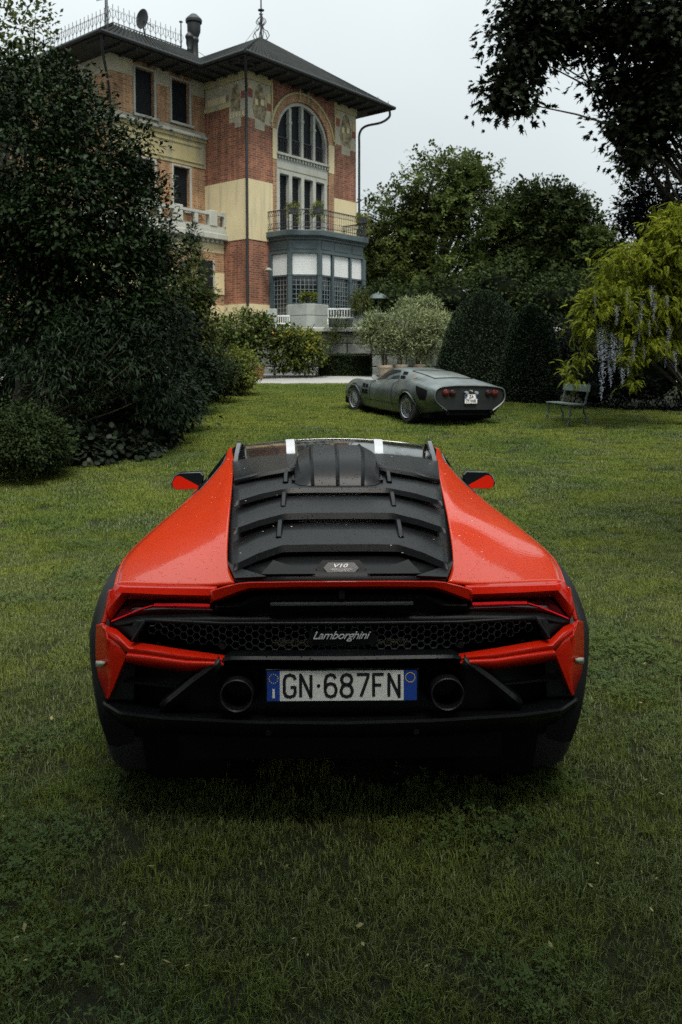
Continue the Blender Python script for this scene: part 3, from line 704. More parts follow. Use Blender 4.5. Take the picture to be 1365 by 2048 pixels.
# bay window
BP = [(1.38, .1), (1.38, -1.26), (2.32, -2.2), (5.46, -2.2), (6.4, -1.26), (6.4, .1)]
def off(P, d):
    c = Vector((3.89, 0)); out = []
    for i, p in enumerate(P):
        p = Vector(p); n = Vector((0, 0))
        for a, b_ in ((i - 1, i), (i, i + 1)):
            if a >= 0 and b_ < len(P):
                e = (Vector(P[b_]) - Vector(P[a])).normalized(); n += Vector((e.y, -e.x))
        n = -n if n.dot(p - c) < 0 else n
        k = d / max(.6, n.normalized().dot(Vector((1, 0)) if i in (0, 5) else n.normalized())); out.append(tuple(p + n.normalized() * d * (1 if i in (0, 5) else 1.06)))
    return out
def bayslab(name, d, z0, z1, m, bevel=0): return MB().prism([(x, y, z0) for x, y in off(BP, d)], (0, 0, z1 - z0)).build(name, m, villa, ang=0, bevel=bevel)
bayslab('bay_base', .0, 2.9, 3.35, M_STONE_DARK)
bayslab('bay_frieze', -.02, 6.66, 7.28, M_TEAL); bayslab('bay_moulding', .05, 6.60, 6.70, M_TEAL); bayslab('bay_moulding', .06, 7.2, 7.3, M_TEAL)
bayslab('bay_cornice', .24, 7.34, 7.60, M_TEAL, bevel=.03); bayslab('bay_cornice', .14, 7.30, 7.341, M_TEAL)
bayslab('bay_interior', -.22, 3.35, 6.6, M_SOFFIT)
FR = [(0, 1, [0, 1]), (1, 2, [0, 1]), (2, 3, [0, .29, .69, 1]), (3, 4, [0, 1]), (4, 5, [0, 1])]
for a, c, sp_ in FR:
    A, B_ = Vector((*BP[a], 0)), Vector((*BP[c], 0)); e = (B_ - A); ln = e.length; e.normalize(); nrm = Vector((e.y, -e.x, 0))
    if nrm.dot(Vector((A.x - 3.89, A.y + .6, 0))) < 0: nrm = -nrm
    def fbx(b, t0, t1, d0, d1, z0, z1):
        P = [A + e * t0 + nrm * d0, A + e * t1 + nrm * d0, A + e * t1 + nrm * d1, A + e * t0 + nrm * d1]
        return b.prism([(p.x, p.y, z0) for p in P], (0, 0, z1 - z0))
    for t in sp_[1:-1]: fbx(MB(), t * ln - .06, t * ln + .06, -.1, .03, 3.35, 6.6).build('bay_post', M_TEAL, villa, ang=0)
    for t0, t1 in zip(sp_, sp_[1:]):
        a0, a1 = t0 * ln + .10, t1 * ln - .10
        fbx(MB(), a0 + .04, a1 - .04, -.012, .0, 6.78, 7.14).build('bay_panel', M_TEAL, villa, ang=0, bevel=.005)
        g = fbx(MB(), a0, a1, -.14, -.12, 3.4, 6.58).build('bay_window', M_DARKGLASS, villa, ang=0)
        mb = MB(); nc = max(3, round((a1 - a0) / .19)); nr_ = 10; z1 = 5.62
        for k in range(nc + 1):
            t = a0 + (a1 - a0) * k / nc; fbx(mb, t - .010, t + .010, -.118, -.10, 3.5, z1)
        for k in range(nr_ + 1):
            z = 3.55 + (z1 - 3.55) * k / nr_; fbx(mb, a0, a1, -.117, -.098, z - .010, z + .010)
        mb.build('muntins', M_MUNT, g, ang=0)
        bb = MB()
        for k in range(13): fbx(bb, a0 + .015, a1 - .015, -.07, -.045, 5.66 + k * .0715, 5.66 + k * .0715 + .067)
        bb.build('blind', M_BLIND, g, ang=0)
        fbx(MB(), a0, a1, -.08, -.03, 5.58, 5.655).build('transom', M_TEAL, g, ang=0)
for i, (x, y) in enumerate(BP[1:5]): MB().lathe([(.12, 3.3), (.12, 6.6)], 8, (x, y, 0)).lathe([(.135, 5.6), (.135, 5.68)], 8, (x, y, 0)).build('bay_post', M_TEAL, villa, ang=30)
for x in (1.40, 6.38): hb('bay_post', x - .09, x + .09, -.16, -.002, 3.3, 6.6, M_TEAL)
# railing round the balcony on the bay
RP = [Vector((*p, 0)) for p in off(BP, .12)]; rail = MB()
for a, c in zip(RP, RP[1:]):
    ln = (c - a).length; n = max(2, round(ln / .13))
    for z, r in ((8.5, .028), (8.28, .014), (7.72, .018), (7.95, .010)): rail.tube([a + Vector((0, 0, z)), c + Vector((0, 0, z))], r, 5)
    for k in range(n + 1):
        p = a.lerp(c, k / n); rail.tube([p + Vector((0, 0, 7.6)), p + Vector((0, 0, 8.5))], .030 if k in (0, n) else .011, 4)
        if k < n:
            q = a.lerp(c, (k + .5) / n); d = (c - a).normalized() * .05
            rail.tube([q - d + Vector((0, 0, 8.3)), q + Vector((0, 0, 8.39)), q + d + Vector((0, 0, 8.48)), q - d * .3 + Vector((0, 0, 8.44))], .010, 4)
            rail.tube([q - d + Vector((0, 0, 7.74)), q + Vector((0, 0, 7.86)), q + d + Vector((0, 0, 7.94))], .009, 4)
rail.build('balcony_railing', M_IRON, villa, ang=0)
# wall lamp beside the bay
MB().tube([(.95, 0, 5.95), (.95, -.22, 6.0), (.95, -.3, 5.95)], .02, 6).lathe([(.04, .05), (.17, -.04), (.17, -.07), (.03, -.06)], 12, (.98, -.34, 5.92)).build('wall_lamp', M_STONE_PALE, villa, ang=40)

# ================================================================== terrace front
rw = empty('retaining_wall', (0, 32.6, 0), 0, 'dark weathered stone block retaining wall under the terrace', 'wall')
MB().box(-9, 9, .12, .5, .9, 2.85).build('core', M_STONE_DARK, rw, ang=0)
blk = MB().box(-.45, .45, 0, .3, 0, .42).mesh('block', 0); blk.materials.append(M_STONE_DARK)
for r in range(4):
    for k in range(20):
        o = link('block', blk, None, rw); o.location = (-8.6 + k * .93 + (r % 2) * .4, random.uniform(-.012, .012), 1.13 + r * .44)
        md = o.modifiers.new('bevel', 'BEVEL'); md.width = .025; md.segments = 1
MB().box(-9, 9, -.14, .55, 2.88, 3.05).build('coping', M_STONE, rw, ang=0, bevel=.03)
pp = [U(573, 640, 34.6), U(576, 640, 33.9), U(614, 640, 33.25), U(630, 640, 33.3), U(657, 640, 34.0), U(657, 640, 34.8)]
par = empty('stone_parapet', (pp[2].x, pp[2].y, 3.0), 0, 'pale stone angular parapet in front of the bay window', 'parapet')
def pz(name, z0, z1, m, g=0):
    c = sum((Vector((p.x, p.y, 0)) for p in pp), Vector()) / 6
    P = [c + (Vector((p.x, p.y, 0)) - c) * (1 + g) for p in pp]
    return MB().prism([(p.x - pp[2].x, p.y - pp[2].y, z0) for p in P], (0, 0, z1 - z0)).build(name, m, par, ang=0, bevel=.02)
pz('lower_course', .05, .55, M_STONE_PALE); pz('upper_course', .555, 1.0, M_STONE_PALE, .01); pz('foot', .0, .09, M_STONE, .06)
def white_rail(px0, px1, pyt, pyb, Y, label):
    a, c = U(px0, pyb, Y), U(px1, pyb, Y); zt = U(px0, pyt, Y).z; e = empty('white_railing', (a.x, Y, a.z), 0, label, 'railing', 'white railings on the terrace')
    w, h = c.x - a.x, zt - a.z; M = M_BLIND
    MB().box(0, w, -.025, .025, h - .06, h).build('top_rail', M, e, ang=0); MB().box(0, w, -.02, .02, .0, .05).build('bottom_rail', M, e, ang=0)
    n = max(6, round(w / .11)); bm_ = MB().box(-.014, .014, -.014, .014, .05, h - .06).mesh('b', 0); bm_.materials.append(M)
    for k in range(n + 1): o = link('baluster', bm_, None, e); o.location = (.02 + (w - .04) * k / n, 0, 0)
    for x in (0, w): MB().box(x - .03, x + .03, -.03, .03, -.4, 0).build('post', M, e, ang=0)
white_rail(552, 580, 630, 648, 33.4, 'short white railing left of the pale stone parapet')
white_rail(656, 712, 616, 636, 33.3, 'longer white railing between parapet and overgrown stone post')
sp1 = U(724, 655, 33.1)
st = empty('stone_post', (sp1.x, sp1.y, 3.0), 0, 'pale tapering stone gate post with a fern spilling over it', 'post')
MB().lathe([(.42, 0), (.38, .1), (.30, .5), (.24, .9), (.28, .94), (.28, 1.0)], 4, (0, 0, 0)).build('shaft', M_STONE_PALE, st, ang=0, bevel=.02)
sp2 = U(545, 655, 33.2); MB().box(-.18, .18, -.15, .15, 0, .75).build('stone_pier', M_STONE, None, ang=0, bevel=.02)
o = bpy.data.objects['stone_pier']; o.location = (sp2.x, sp2.y, 3.04); tag(o, 'low grey stone pier left of the short white railing', 'pier')
# ================================================================== planting
M_BARK = mat('bark', (.045, .038, .030), .95, var=.35, vs=6, bump=.8, bs=30)
M_STEM = mat('green_stem', (.07, .065, .035), .8, var=.3, vs=6)
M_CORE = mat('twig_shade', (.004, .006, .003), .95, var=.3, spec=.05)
LM = {
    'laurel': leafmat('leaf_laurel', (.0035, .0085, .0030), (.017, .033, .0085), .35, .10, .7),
    'light': leafmat('leaf_light', (.035, .050, .018), (.11, .13, .045), .5, .3),
    'maple': leafmat('leaf_maple', (0.0187, 0.0289, 0.0085), (0.0723, 0.0850, 0.0204), .5, .25),
    'conifer': leafmat('leaf_conifer', (.010, .018, .012), (.028, .042, .022), .55, .05),
    'shrub': leafmat('leaf_shrub', (.0035, .0085, .0040), (.014, .027, .010), .35, .1, .6),
    'lime': leafmat('leaf_lime', (0.0360, 0.0540, 0.0144), (0.1800, 0.2040, 0.0360), .45, .25),
    'citrus': leafmat('leaf_citrus', (0.0225, 0.0400, 0.0125), (0.1063, 0.1313, 0.0275), .35, .15, .6),
    'citrus_y': leafmat('leaf_citrus_yellow', (.04, .055, .012), (.22, .22, .03), .4, .25),
    'oleander': leafmat('leaf_oleander', (0.0765, 0.1020, 0.0510), (0.2890, 0.3230, 0.1615), .55, .15),
    'yew': leafmat('leaf_yew', (0.0131, 0.0243, 0.0150), (0.0374, 0.0562, 0.0299), .6, .03, .3),
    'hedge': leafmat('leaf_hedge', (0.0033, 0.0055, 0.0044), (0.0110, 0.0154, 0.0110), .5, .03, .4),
    'far': leafmat('leaf_far', (.018, .030, .008), (.085, .115, .028), .55, .25),
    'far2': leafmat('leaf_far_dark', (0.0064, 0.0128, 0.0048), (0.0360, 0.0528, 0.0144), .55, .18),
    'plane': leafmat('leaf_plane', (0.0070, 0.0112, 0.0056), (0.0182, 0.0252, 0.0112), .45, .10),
    'wisteria': leafmat('leaf_wisteria', (.050, .072, .008), (.225, .255, .022), .5, .35),
    'raceme': leafmat('raceme_petals', (.17, .20, .26), (.37, .41, .47), .6, .3),
    'box': leafmat('leaf_box', (0.0072, 0.0144, 0.0060), (0.0300, 0.0450, 0.0132), .4, .1),
    'ivy': leafmat('leaf_ivy', (0.0053, 0.0097, 0.0067), (0.0244, 0.0338, 0.0207), .3, .1, .6),
}
TPL = {
    'oval': (np.array([(0, 0, 0), (-.27, .5, .07), (0, 1, -.06), (.27, .5, .07)]), np.array([(0, 2, 1), (0, 3, 2)])),
    'narrow': (np.array([(0, 0, 0), (-.11, .45, .03), (0, 1, -.08), (.11, .45, .03)]), np.array([(0, 2, 1), (0, 3, 2)])),
    'maple': None, 'pinnate': None, 'round': None, 'spray': None,
}
def _maple():
    pol = [(-1.9, .34), (-1.45, .75), (-1.05, .42), (-.72, .92), (-.38, .55), (0, 1.12), (.38, .55), (.72, .92), (1.05, .42), (1.45, .75), (1.9, .34)]
    v = [(0, 0, 0)] + [(r * math.sin(a) * .62, .18 + r * math.cos(a) * .62 + .12, .10 * abs(math.sin(a)) - .05) for a, r in pol]
    return np.array(v), np.array([(0, i + 1, i) for i in range(1, len(pol))])
def _pinnate(n=6):
    v = []; f = []
    for k in range(n):
        t = (k + .6) / n; z = -.35 * t * t
        for s in (-1, 1):
            o = len(v); d = np.array([s * .34, .16, -.10]) * (1.05 - .45 * t); p = np.array([0, t * .95, z]); sd = np.array([.02, .10, .02])
            v += [p, p + d * .5 + sd, p + d, p + d * .5 - sd]; f += [(o, o + 1, o + 2), (o, o + 2, o + 3)]
    o = len(v); v += [np.array([0, .95, -.32]), np.array([-.06, 1.1, -.4]), np.array([0, 1.28, -.5]), np.array([.06, 1.1, -.4])]; f += [(o, o + 2, o + 1), (o, o + 3, o + 2)]
    return np.array(v), np.array(f)
def _round():
    v = [(0, .5, .04)] + [(.42 * math.sin(a), .5 + .5 * math.cos(a), 0) for a in np.arange(6) * math.pi / 3]
    return np.array(v), np.array([(0, 1 + i, 1 + (i + 1) % 6) for i in range(6)])
def _spray():
    """twig with seven leaves, for crowns far away"""
    r = np.random.default_rng(3); v = []; f = []
    for k in range(8):
        t = k / 8; a = r.uniform(-1.3, 1.3); p = np.array([r.normal(0, .10), t * .8, r.normal(0, .08)]); d = np.array([math.sin(a), math.cos(a), r.normal(-.1, .3)]) * r.uniform(.28, .42)
        s = np.cross(d, [0, 0, 1]); s = s / np.linalg.norm(s) * .11; o = len(v); v += [p, p + d * .5 + s, p + d, p + d * .5 - s]; f += [(o, o + 1, o + 2), (o, o + 2, o + 3)]
    return np.array(v), np.array(f)
TPL['maple'] = _maple(); TPL['pinnate'] = _pinnate(); TPL['round'] = _round(); TPL['spray'] = _spray()

def leaves(name, P, D, size, shape, m, parent, r, jit=.6, droop=.2, sv=.35):
    """one mesh of leaves at P growing along D (outwards), leaf blades turned to the light"""
    tv, tf = TPL[shape]; n = len(P)
    d = D + r.normal(0, jit, (n, 3)); d[:, 2] -= droop; d /= np.linalg.norm(d, axis=1)[:, None] + 1e-9
    up = np.array([0, 0, 1.0]) + D * .6 + r.normal(0, .32, (n, 3))
    x = np.cross(d, up); x /= np.linalg.norm(x, axis=1)[:, None] + 1e-9; z = np.cross(x, d)
    s = size * (1 + r.uniform(-sv, sv, n))
    Mx = np.stack([x, d, z], 2) * s[:, None, None]
    V = np.einsum('nij,kj->nki', Mx, tv) + P[:, None, :]
    FA = tf[None] + (np.arange(n) * len(tv))[:, None, None]
    tint = np.repeat(np.clip(r.normal(.5, .22, n), 0, 1), len(tv))
    return link(name, np_mesh(name, V.reshape(-1, 3), FA.reshape(-1, 3), m, tint), None, parent)

def crown_pts(blobs, r, nclump, per, crad, flat=.7, shell=.55):
    """blobs: (cx,cy,cz,rx,ry,rz). Clumps sit in the outer part of each blob, leaves around the clumps"""
    B = np.array(blobs, float); vol = (B[:, 3] * B[:, 4] * B[:, 5]) ** .67; k = r.choice(len(B), nclump, p=vol / vol.sum())
    u = r.normal(0, 1, (nclump, 3)); u /= np.linalg.norm(u, axis=1)[:, None]
    rad = shell + (1.03 - shell) * r.random(nclump) ** .7
    C = B[k, :3] + u * B[k, 3:] * rad[:, None]
    cr_s = crad * r.uniform(.5, 1.5, nclump)
    j = np.repeat(np.arange(nclump), r.poisson(per, nclump).clip(1))
    g = np.clip(r.normal(0, 1, (len(j), 3)), -1.7, 1.7) * cr_s[j][:, None] * .6; g[:, 2] *= flat
    P = C[j] + g; D = (P - B[k[j], :3]) / B[k[j], 3:]; D /= np.linalg.norm(D, axis=1)[:, None] + 1e-9
    D = D * .6 + g / (np.linalg.norm(g, axis=1)[:, None] + 1e-6) * .5
    return P, D, C

def pb(px, py, Y, rx, ry, rd=None):
    """blob from its place in the photograph: radii in pixels, depth radius in metres"""
    p = U(px, py, Y); s = Y / F; return (p.x, p.y, p.z, rx * s, rd if rd else (rx + ry) / 2 * s, ry * s)

def tree(name, base, blobs, lm, size, shape, nclump, per, crad, label, cat, seed, group=None, trunk=.15, limbs=10, flat=.7, shell=.55, jit=.6, droop=.2, crown='crown', bark=None, zmin=None, stems=None, limb=None):
    r = np.random.default_rng(seed); e = empty(name, base, 0, label, cat, group); bx, by, bz = base
    P, D, C = crown_pts(blobs, r, nclump, per, crad, flat, shell)
    if zmin is not None: P[:, 2] = np.maximum(P[:, 2], zmin + r.random(len(P)) * .06)
    o0 = np.array(base)
    leaves(crown, P - o0, D, size, shape, LM[lm], e, r, jit, droop)
    C = C - o0
    if trunk:
        b = MB(); B = np.array(blobs); cz = B[:, 2].min() - bz; tops = B[:, :3] - o0
        mid = np.array([tops[:, 0].mean() * .35, tops[:, 1].mean() * .35, max(.4, cz * .6)])
        if stems:
            for k in range(stems):
                a = r.uniform(0, 6.28); q = C[r.integers(len(C))]; s0 = np.array([math.cos(a), math.sin(a), 0]) * trunk * 3
                b.tube(cr([s0, s0 * 1.2 + [0, 0, q[2] * .3], q * .7 + [0, 0, q[2] * .05], q], 3), np.linspace(trunk, trunk * .25, 10), 5)
        else:
            b.tube(cr([(0, 0, -.2), (mid[0] * .3, mid[1] * .3, mid[2] * .5), mid], 3), np.linspace(trunk, trunk * .75, 7), 8)
            for k in range(limbs):
                q = C[r.integers(len(C))]; m_ = mid + (q - mid) * .5 + r.normal(0, .05, 3) * np.linalg.norm(q - mid) + [0, 0, .08 * np.linalg.norm(q - mid)]
                b.tube(cr([mid - [0, 0, .1], m_, q], 4), np.linspace(limb or trunk * .6, (limb or trunk * .6) * .16, 9), 5)
        b.build('trunk', bark or M_BARK, e, ang=60)
    return e

# ---------- left border
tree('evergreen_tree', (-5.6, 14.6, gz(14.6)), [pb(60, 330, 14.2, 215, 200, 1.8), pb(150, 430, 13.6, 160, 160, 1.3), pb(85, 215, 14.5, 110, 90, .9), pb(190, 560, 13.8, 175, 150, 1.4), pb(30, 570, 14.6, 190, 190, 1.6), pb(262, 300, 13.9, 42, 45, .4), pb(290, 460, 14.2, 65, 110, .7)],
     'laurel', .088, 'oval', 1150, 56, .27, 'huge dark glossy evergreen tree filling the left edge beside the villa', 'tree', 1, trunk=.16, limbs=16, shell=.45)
tree('evergreen_tree', (-9.5, 18.0, gz(18)), [pb(-120, 420, 18, 170, 330, 1.8), pb(0, 650, 18, 200, 150, 1.5), pb(130, 660, 17.4, 130, 150, 1.2)],  # not a tree of the border: evergreen backing added to block light
     'laurel', .16, 'oval', 420, 30, .45, 'dark evergreen backing added behind the huge left evergreen to block light', 'tree', 2, trunk=.18, limbs=8, shell=.4)  # dark backing added behind the border to block light
tree('young_tree', (-8.0, 19.5, gz(19)), [pb(20, 70, 19.5, 75, 110, .9), pb(-60, 120, 19.5, 80, 140, .9), pb(50, 190, 19.5, 75, 60, .8), pb(75, 40, 19.5, 22, 40, .3)],
     'light', .13, 'oval', 190, 16, .30, 'pale airy young tree rising behind the huge left evergreen', 'tree', 3, trunk=.09, limbs=22, shell=.3, droop=-.2)
tree('maple_shrub', (-4.1, 20.2, gz(20.2)), [pb(365, 560, 20, 45, 75, .7), pb(372, 660, 20, 60, 70, .9), pb(330, 620, 20.4, 50, 110, .8), pb(400, 600, 20, 26, 40, .4)],
     'maple', .10, 'oval', 330, 34, .26, 'layered green maple shrub between the evergreen and the villa wall', 'shrub', 4, trunk=.07, limbs=10, flat=.35, shell=.35)
tree('narrow_conifer', (-4.1, 23.5, gz(23.5)), [pb(386, 465, 23.5, 6, 16, .12), pb(386, 505, 23.5, 15, 35, .25), pb(388, 560, 23.5, 22, 50, .35), pb(388, 620, 23.5, 26, 60, .4)],
     'conifer', .12, 'narrow', 150, 34, .14, 'narrow dark conifer in front of the villa balcony', 'tree', 5, trunk=.07, limbs=3, droop=-.5)
tree('bamboo_shrub', (-4.7, 12.9, gz(12.9)), [pb(210, 700, 12.8, 125, 110, .8), pb(120, 760, 12.6, 110, 110, .8), pb(290, 780, 13.6, 95, 90, .7), pb(300, 660, 14.0, 90, 90, .7)],
     'shrub', .105, 'narrow', 360, 42, .22, 'tall thin-stemmed dark shrub with drooping narrow leaves under the evergreen', 'shrub', 6, trunk=.022, stems=26, shell=.3, droop=.5, bark=M_STEM)
tree('broadleaf_shrub', (-3.7, 14.6, gz(14.6)), [pb(310, 810, 14.6, 75, 60, .6), pb(230, 840, 13.8, 80, 55, .6), pb(360, 790, 16.2, 55, 55, .6)],
     'shrub', .12, 'oval', 190, 34, .24, 'dark broad-leaved shrub low at the lawn edge', 'shrub', 7, trunk=.03, stems=8, shell=.35, droop=.45)
tree('ivy_patch', (-3.9, 13.4, gz(13.4)), [pb(250, 893, 13.2, 62, 22, .45), pb(170, 900, 12.6, 60, 26, .45), pb(300, 872, 14.2, 45, 22, .4)],
     'ivy', .095, 'round', 170, 26, .2, 'patch of pale glossy ivy leaves along the foot of the left border', 'ivy', 8, trunk=0, shell=.2, droop=.4, crown='leaves', zmin=.2)
tree('box_shrub', (-4.9, 11.2, gz(11.2)), [pb(40, 880, 11.0, 85, 72, .6), pb(85, 890, 11.4, 45, 55, .4)],
     'box', .042, 'oval', 420, 60, .13, 'small-leaved round shrub in the lower left corner by the lawn', 'shrub', 9, trunk=.03, stems=8, shell=.55)
for i, (px, py, Y, rx, ry, lm, sz, lab) in enumerate(((392, 752, 19.0, 48, 52, 'shrub', .07, 'dark round shrub at the lawn edge below the maple'), (432, 748, 21.5, 46, 46, 'box', .07, 'mid green round shrub, second of three beside the path end'), (478, 742, 23.5, 38, 44, 'lime', .075, 'yellow-green round shrub nearest the terracotta pot'))):
    p = U(px, py, Y); tree('round_shrub', (p.x, Y, gz(Y)), [pb(px, py, Y, rx, ry), pb(px - 20, py + 15, Y + .2, rx * .8, ry * .7)], lm, sz, 'oval', 230, 40, .15, lab, 'shrub', 20 + i, 'round shrubs along the left lawn edge', trunk=.025, stems=6, shell=.5)
# backing shrubs so that the border reads deep
tree('border_shrub', (-6.5, 17.0, gz(17)), [pb(250, 690, 17.5, 150, 110, 1.0), pb(120, 740, 16, 150, 110, 1.0)], 'hedge', .12, 'oval', 300, 34, .3, 'nearly black shrub mass deep under the huge evergreen', 'shrub', 10, trunk=.03, stems=10, shell=.2)

# ---------- potted citrus, box hedge and oleanders along the path
M_TERRA = mat('terracotta', (.34, .13, .075), .85, var=.2, vs=5, dirt=((.25, .19, .14), 4, .6))
M_TERRA_P = mat('terracotta_pale', (.36, .29, .21), .9, var=.2, vs=5, dirt=((.2, .19, .14), 4, .55))
def pot(px, Y, r, h, m, label, nm='plant_pot'):
    p = U(px, 740, Y); o = MB().lathe([(r * .68, 0), (r * .74, .02), (r * .92, h * .78), (r * .93, h * .8), (r * 1.06, h * .81), (r * 1.08, h * .97), (r * 1.04, h), (r * .92, h), (r * .88, h * .9)], 20).build(nm, m, None, ang=40)
    o.location = (p.x, Y, gz(Y) + .03); return tag(o, label, 'plant pot', 'plant pots along the path')
pot(517, 30.0, .22, .42, M_TERRA, 'red terracotta pot under the large citrus bush')
pot(770, 30.6, .26, .42, M_TERRA_P, 'pale clay pot, left one of the oleander pots'); pot(801, 31.0, .27, .42, M_TERRA_P, 'pale clay pot, middle one of the oleander pots'); pot(838, 31.4, .24, .40, M_TERRA_P, 'pale clay pot, rightmost of the oleander pots, in shade')
def gp_(px, Y): p = U(px, 700, Y); return (p.x, Y, gz(Y) + .4)
tree('citrus_bush', gp_(517, 30.0), [pb(478, 662, 30, 62, 40, .9), pb(505, 690, 30, 40, 30, .6), pb(438, 680, 30.2, 36, 40, .6), pb(520, 650, 30, 25, 25, .4)], 'citrus', .13, 'oval', 230, 30, .24, 'large round citrus bush in the red terracotta pot', 'bush', 31, trunk=.04, limbs=8)
tree('citrus_bush', gp_(595, 30.6), [pb(590, 690, 30.6, 52, 36, .7), pb(570, 715, 30.6, 40, 28, .6), pb(555, 668, 30.8, 20, 25, .4), pb(615, 715, 30.6, 35, 28, .5)], 'citrus', .12, 'oval', 200, 30, .22, 'citrus bush with yellow shoots before the retaining wall', 'bush', 32, trunk=.04, limbs=6)
e = bpy.data.objects['citrus_bush.001']; rr = np.random.default_rng(77)
P, D, C_ = crown_pts([pb(597, 672, 30.3, 42, 14, .5), pb(630, 690, 30.2, 14, 16, .3)], rr, 60, 18, .14); leaves('young_shoots', P - np.array(e.location), D, .11, 'oval', LM['citrus_y'], e, rr)
fr = MB()
for q in range(2):
    a = U((546, 512)[q], (666, 662)[q], 29.75); fr.lathe([(.01, -.04), (.03, -.03), (.04, 0), (.03, .03), (.01, .04)], 8, a - Vector(e.location))
fr.build('fruit', mat('orange_fruit', (.7, .28, .02), .5), e, ang=60)
hb_ = empty('box_hedge', (.15, 31.3, gz(31.3)), 0, 'low clipped box hedge in front of the retaining wall', 'hedge')
rr = np.random.default_rng(41); n = 9000; L_ = np.array([1.85 / 2, .35, .75])
P = rr.uniform(-1, 1, (n, 3)); k = rr.integers(0, 3, n); P[np.arange(n), k] = np.sign(P[np.arange(n), k]) * rr.uniform(.88, 1.02, n); P = P * [.95, .35, .40] + [0, 0, .40]
P[:, 2] = np.maximum(P[:, 2], .02); leaves('leaves', P, P - [0, 0, .4], .055, 'oval', LM['box'], hb_, rr)
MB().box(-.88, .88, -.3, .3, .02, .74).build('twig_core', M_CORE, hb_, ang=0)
for i, (px, Y, bl, lab) in enumerate(((770, 30.6, [pb(762, 672, 30.6, 36, 38, .6), pb(745, 655, 30.6, 22, 30, .4)], 'grey-green oleander in the left pale pot'), (801, 31.0, [pb(815, 655, 31, 45, 42, .7), pb(800, 690, 31, 30, 30, .4)], 'tallest grey-green oleander in the middle pale pot'), (838, 31.4, [pb(858, 665, 31.4, 44, 45, .7), pb(880, 645, 31.4, 24, 24, .4), pb(845, 700, 31.4, 32, 28, .5)], 'wide grey-green oleander in the rightmost pale pot'))):
    tree('oleander', gp_(px, Y), bl, 'oleander', .15, 'narrow', 200, 34, .2, lab, 'shrub', 50 + i, 'oleanders in pots along the path', trunk=.018, stems=13, shell=.35, droop=-.35, bark=M_STEM)
tree('trailing_plant', (sp1.x, sp1.y, 3.95), [pb(722, 600, 33.0, 17, 16, .35), pb(712, 618, 32.8, 9, 14, .2), pb(735, 615, 32.9, 7, 14, .2)], 'maple', .13, 'narrow', 90, 22, .14, 'fern-like plant spilling over the pale stone post', 'plant', 60, trunk=0, droop=.7, crown='fronds')
tree('trailing_plant', tuple(U(680, 655, 32.6)), [pb(675, 640, 32.5, 24, 18, .25), pb(690, 665, 32.4, 35, 22, .15), pb(660, 680, 32.4, 16, 22, .12)], 'maple', .09, 'narrow', 150, 16, .14, 'scruffy creeper hanging over the retaining wall coping', 'plant', 61, trunk=0, droop=.6, crown='stems', jit=.8)
pl = tree('planter', tuple(U(617, 605, 33.6)), [pb(608, 594, 33.6, 8, 9, .15), pb(622, 594, 33.6, 8, 9, .15)], 'lime', .10, 'oval', 40, 14, .1, 'black bowl planter with small plant on the stone parapet', 'planter', 62, trunk=0, droop=-.3, crown='plant')
MB().lathe([(.1, 0), (.24, .14), (.28, .2), (.26, .2), (.1, .16)], 14).build('bowl', M_IRON, pl, ang=40)
for i, (px, py, Y, lab) in enumerate(((587, 413, 37.5, 'planter with trailing plant on the balcony railing, left one'), (637, 413, 37.4, 'planter with trailing plant on the balcony railing, middle one'), (726, 434, 40.2, 'planter with trailing plant on the balcony railing, right end'))):
    p = U(px, py, Y); pl = tree('railing_planter', tuple(p), [pb(px, py - 4, Y, 11, 5, .2), pb(px + 9, py + 14, Y, 3.5, 20, .1), pb(px - 9, py + 8, Y, 3.5, 14, .1)], 'lime', .10, 'narrow', 50, 16, .09, lab, 'planter', 63 + i, 'planters on the balcony railing', trunk=0, droop=.8, crown='plant')
    MB().box(-.22, .22, -.12, .12, -.28, .0).build('trough', M_IRON, pl, ang=0)

# ---------- parasol on the terrace
pp_ = U(757, 600, 36.5)
pa = empty('parasol', (pp_.x, 36.5, 3.0), 0, 'small dark green parasol open on the terrace', 'parasol')
zt = U(757, 583, 36.5).z - 3.0
MB().tube([(0, 0, 0), (0, 0, zt)], .02, 6).build('pole', M_TRIM, pa, ang=60)
can = MB(); rows = []
for r_i, dz in ((.01, 0), (.16, -.03), (.34, -.12), (.50, -.26), (.48, -.25)):
    rows.append([(r_i * math.cos(a) * (1 if k % 2 else .96), r_i * math.sin(a) * (1 if k % 2 else .96), zt - .05 + dz) for k, a in enumerate(np.linspace(0, 2 * math.pi, 17))])
can.grid(rows).build('canopy', mat('parasol_cloth', (.05, .075, .07), .6), pa, ang=25)
ch = empty('garden_chair', (pp_.x - .15, 36.3, 3.0), .6, 'dark garden chair in the shade of the parasol', 'chair')
M_NAVY = mat('chair_navy', (.015, .02, .05), .6)
MB().box(-.24, .24, -.22, .22, .42, .47).build('seat', M_NAVY, ch, ang=0); MB().box(-.24, .24, .2, .25, .5, .98).build('backrest', M_NAVY, ch, ang=0)
for x in (-.21, .21):
    for y in (-.2, .22): MB().box(x - .02, x + .02, y - .02, y + .02, 0, .42 if y < 0 else .95).build('leg', M_NAVY, ch, ang=0)
MB().box(0, 2.6, -.03, .03, .62, .7).box(0, 2.6, -.02, .02, 0, .6).build('terrace_parapet', M_STONE_PALE, None, ang=0)
o = bpy.data.objects['terrace_parapet']; q_ = U(735, 620, 34.2); o.location = (q_.x, 34.2, 3.0); tag(o, 'pale low terrace parapet right of the stone post', 'parapet')

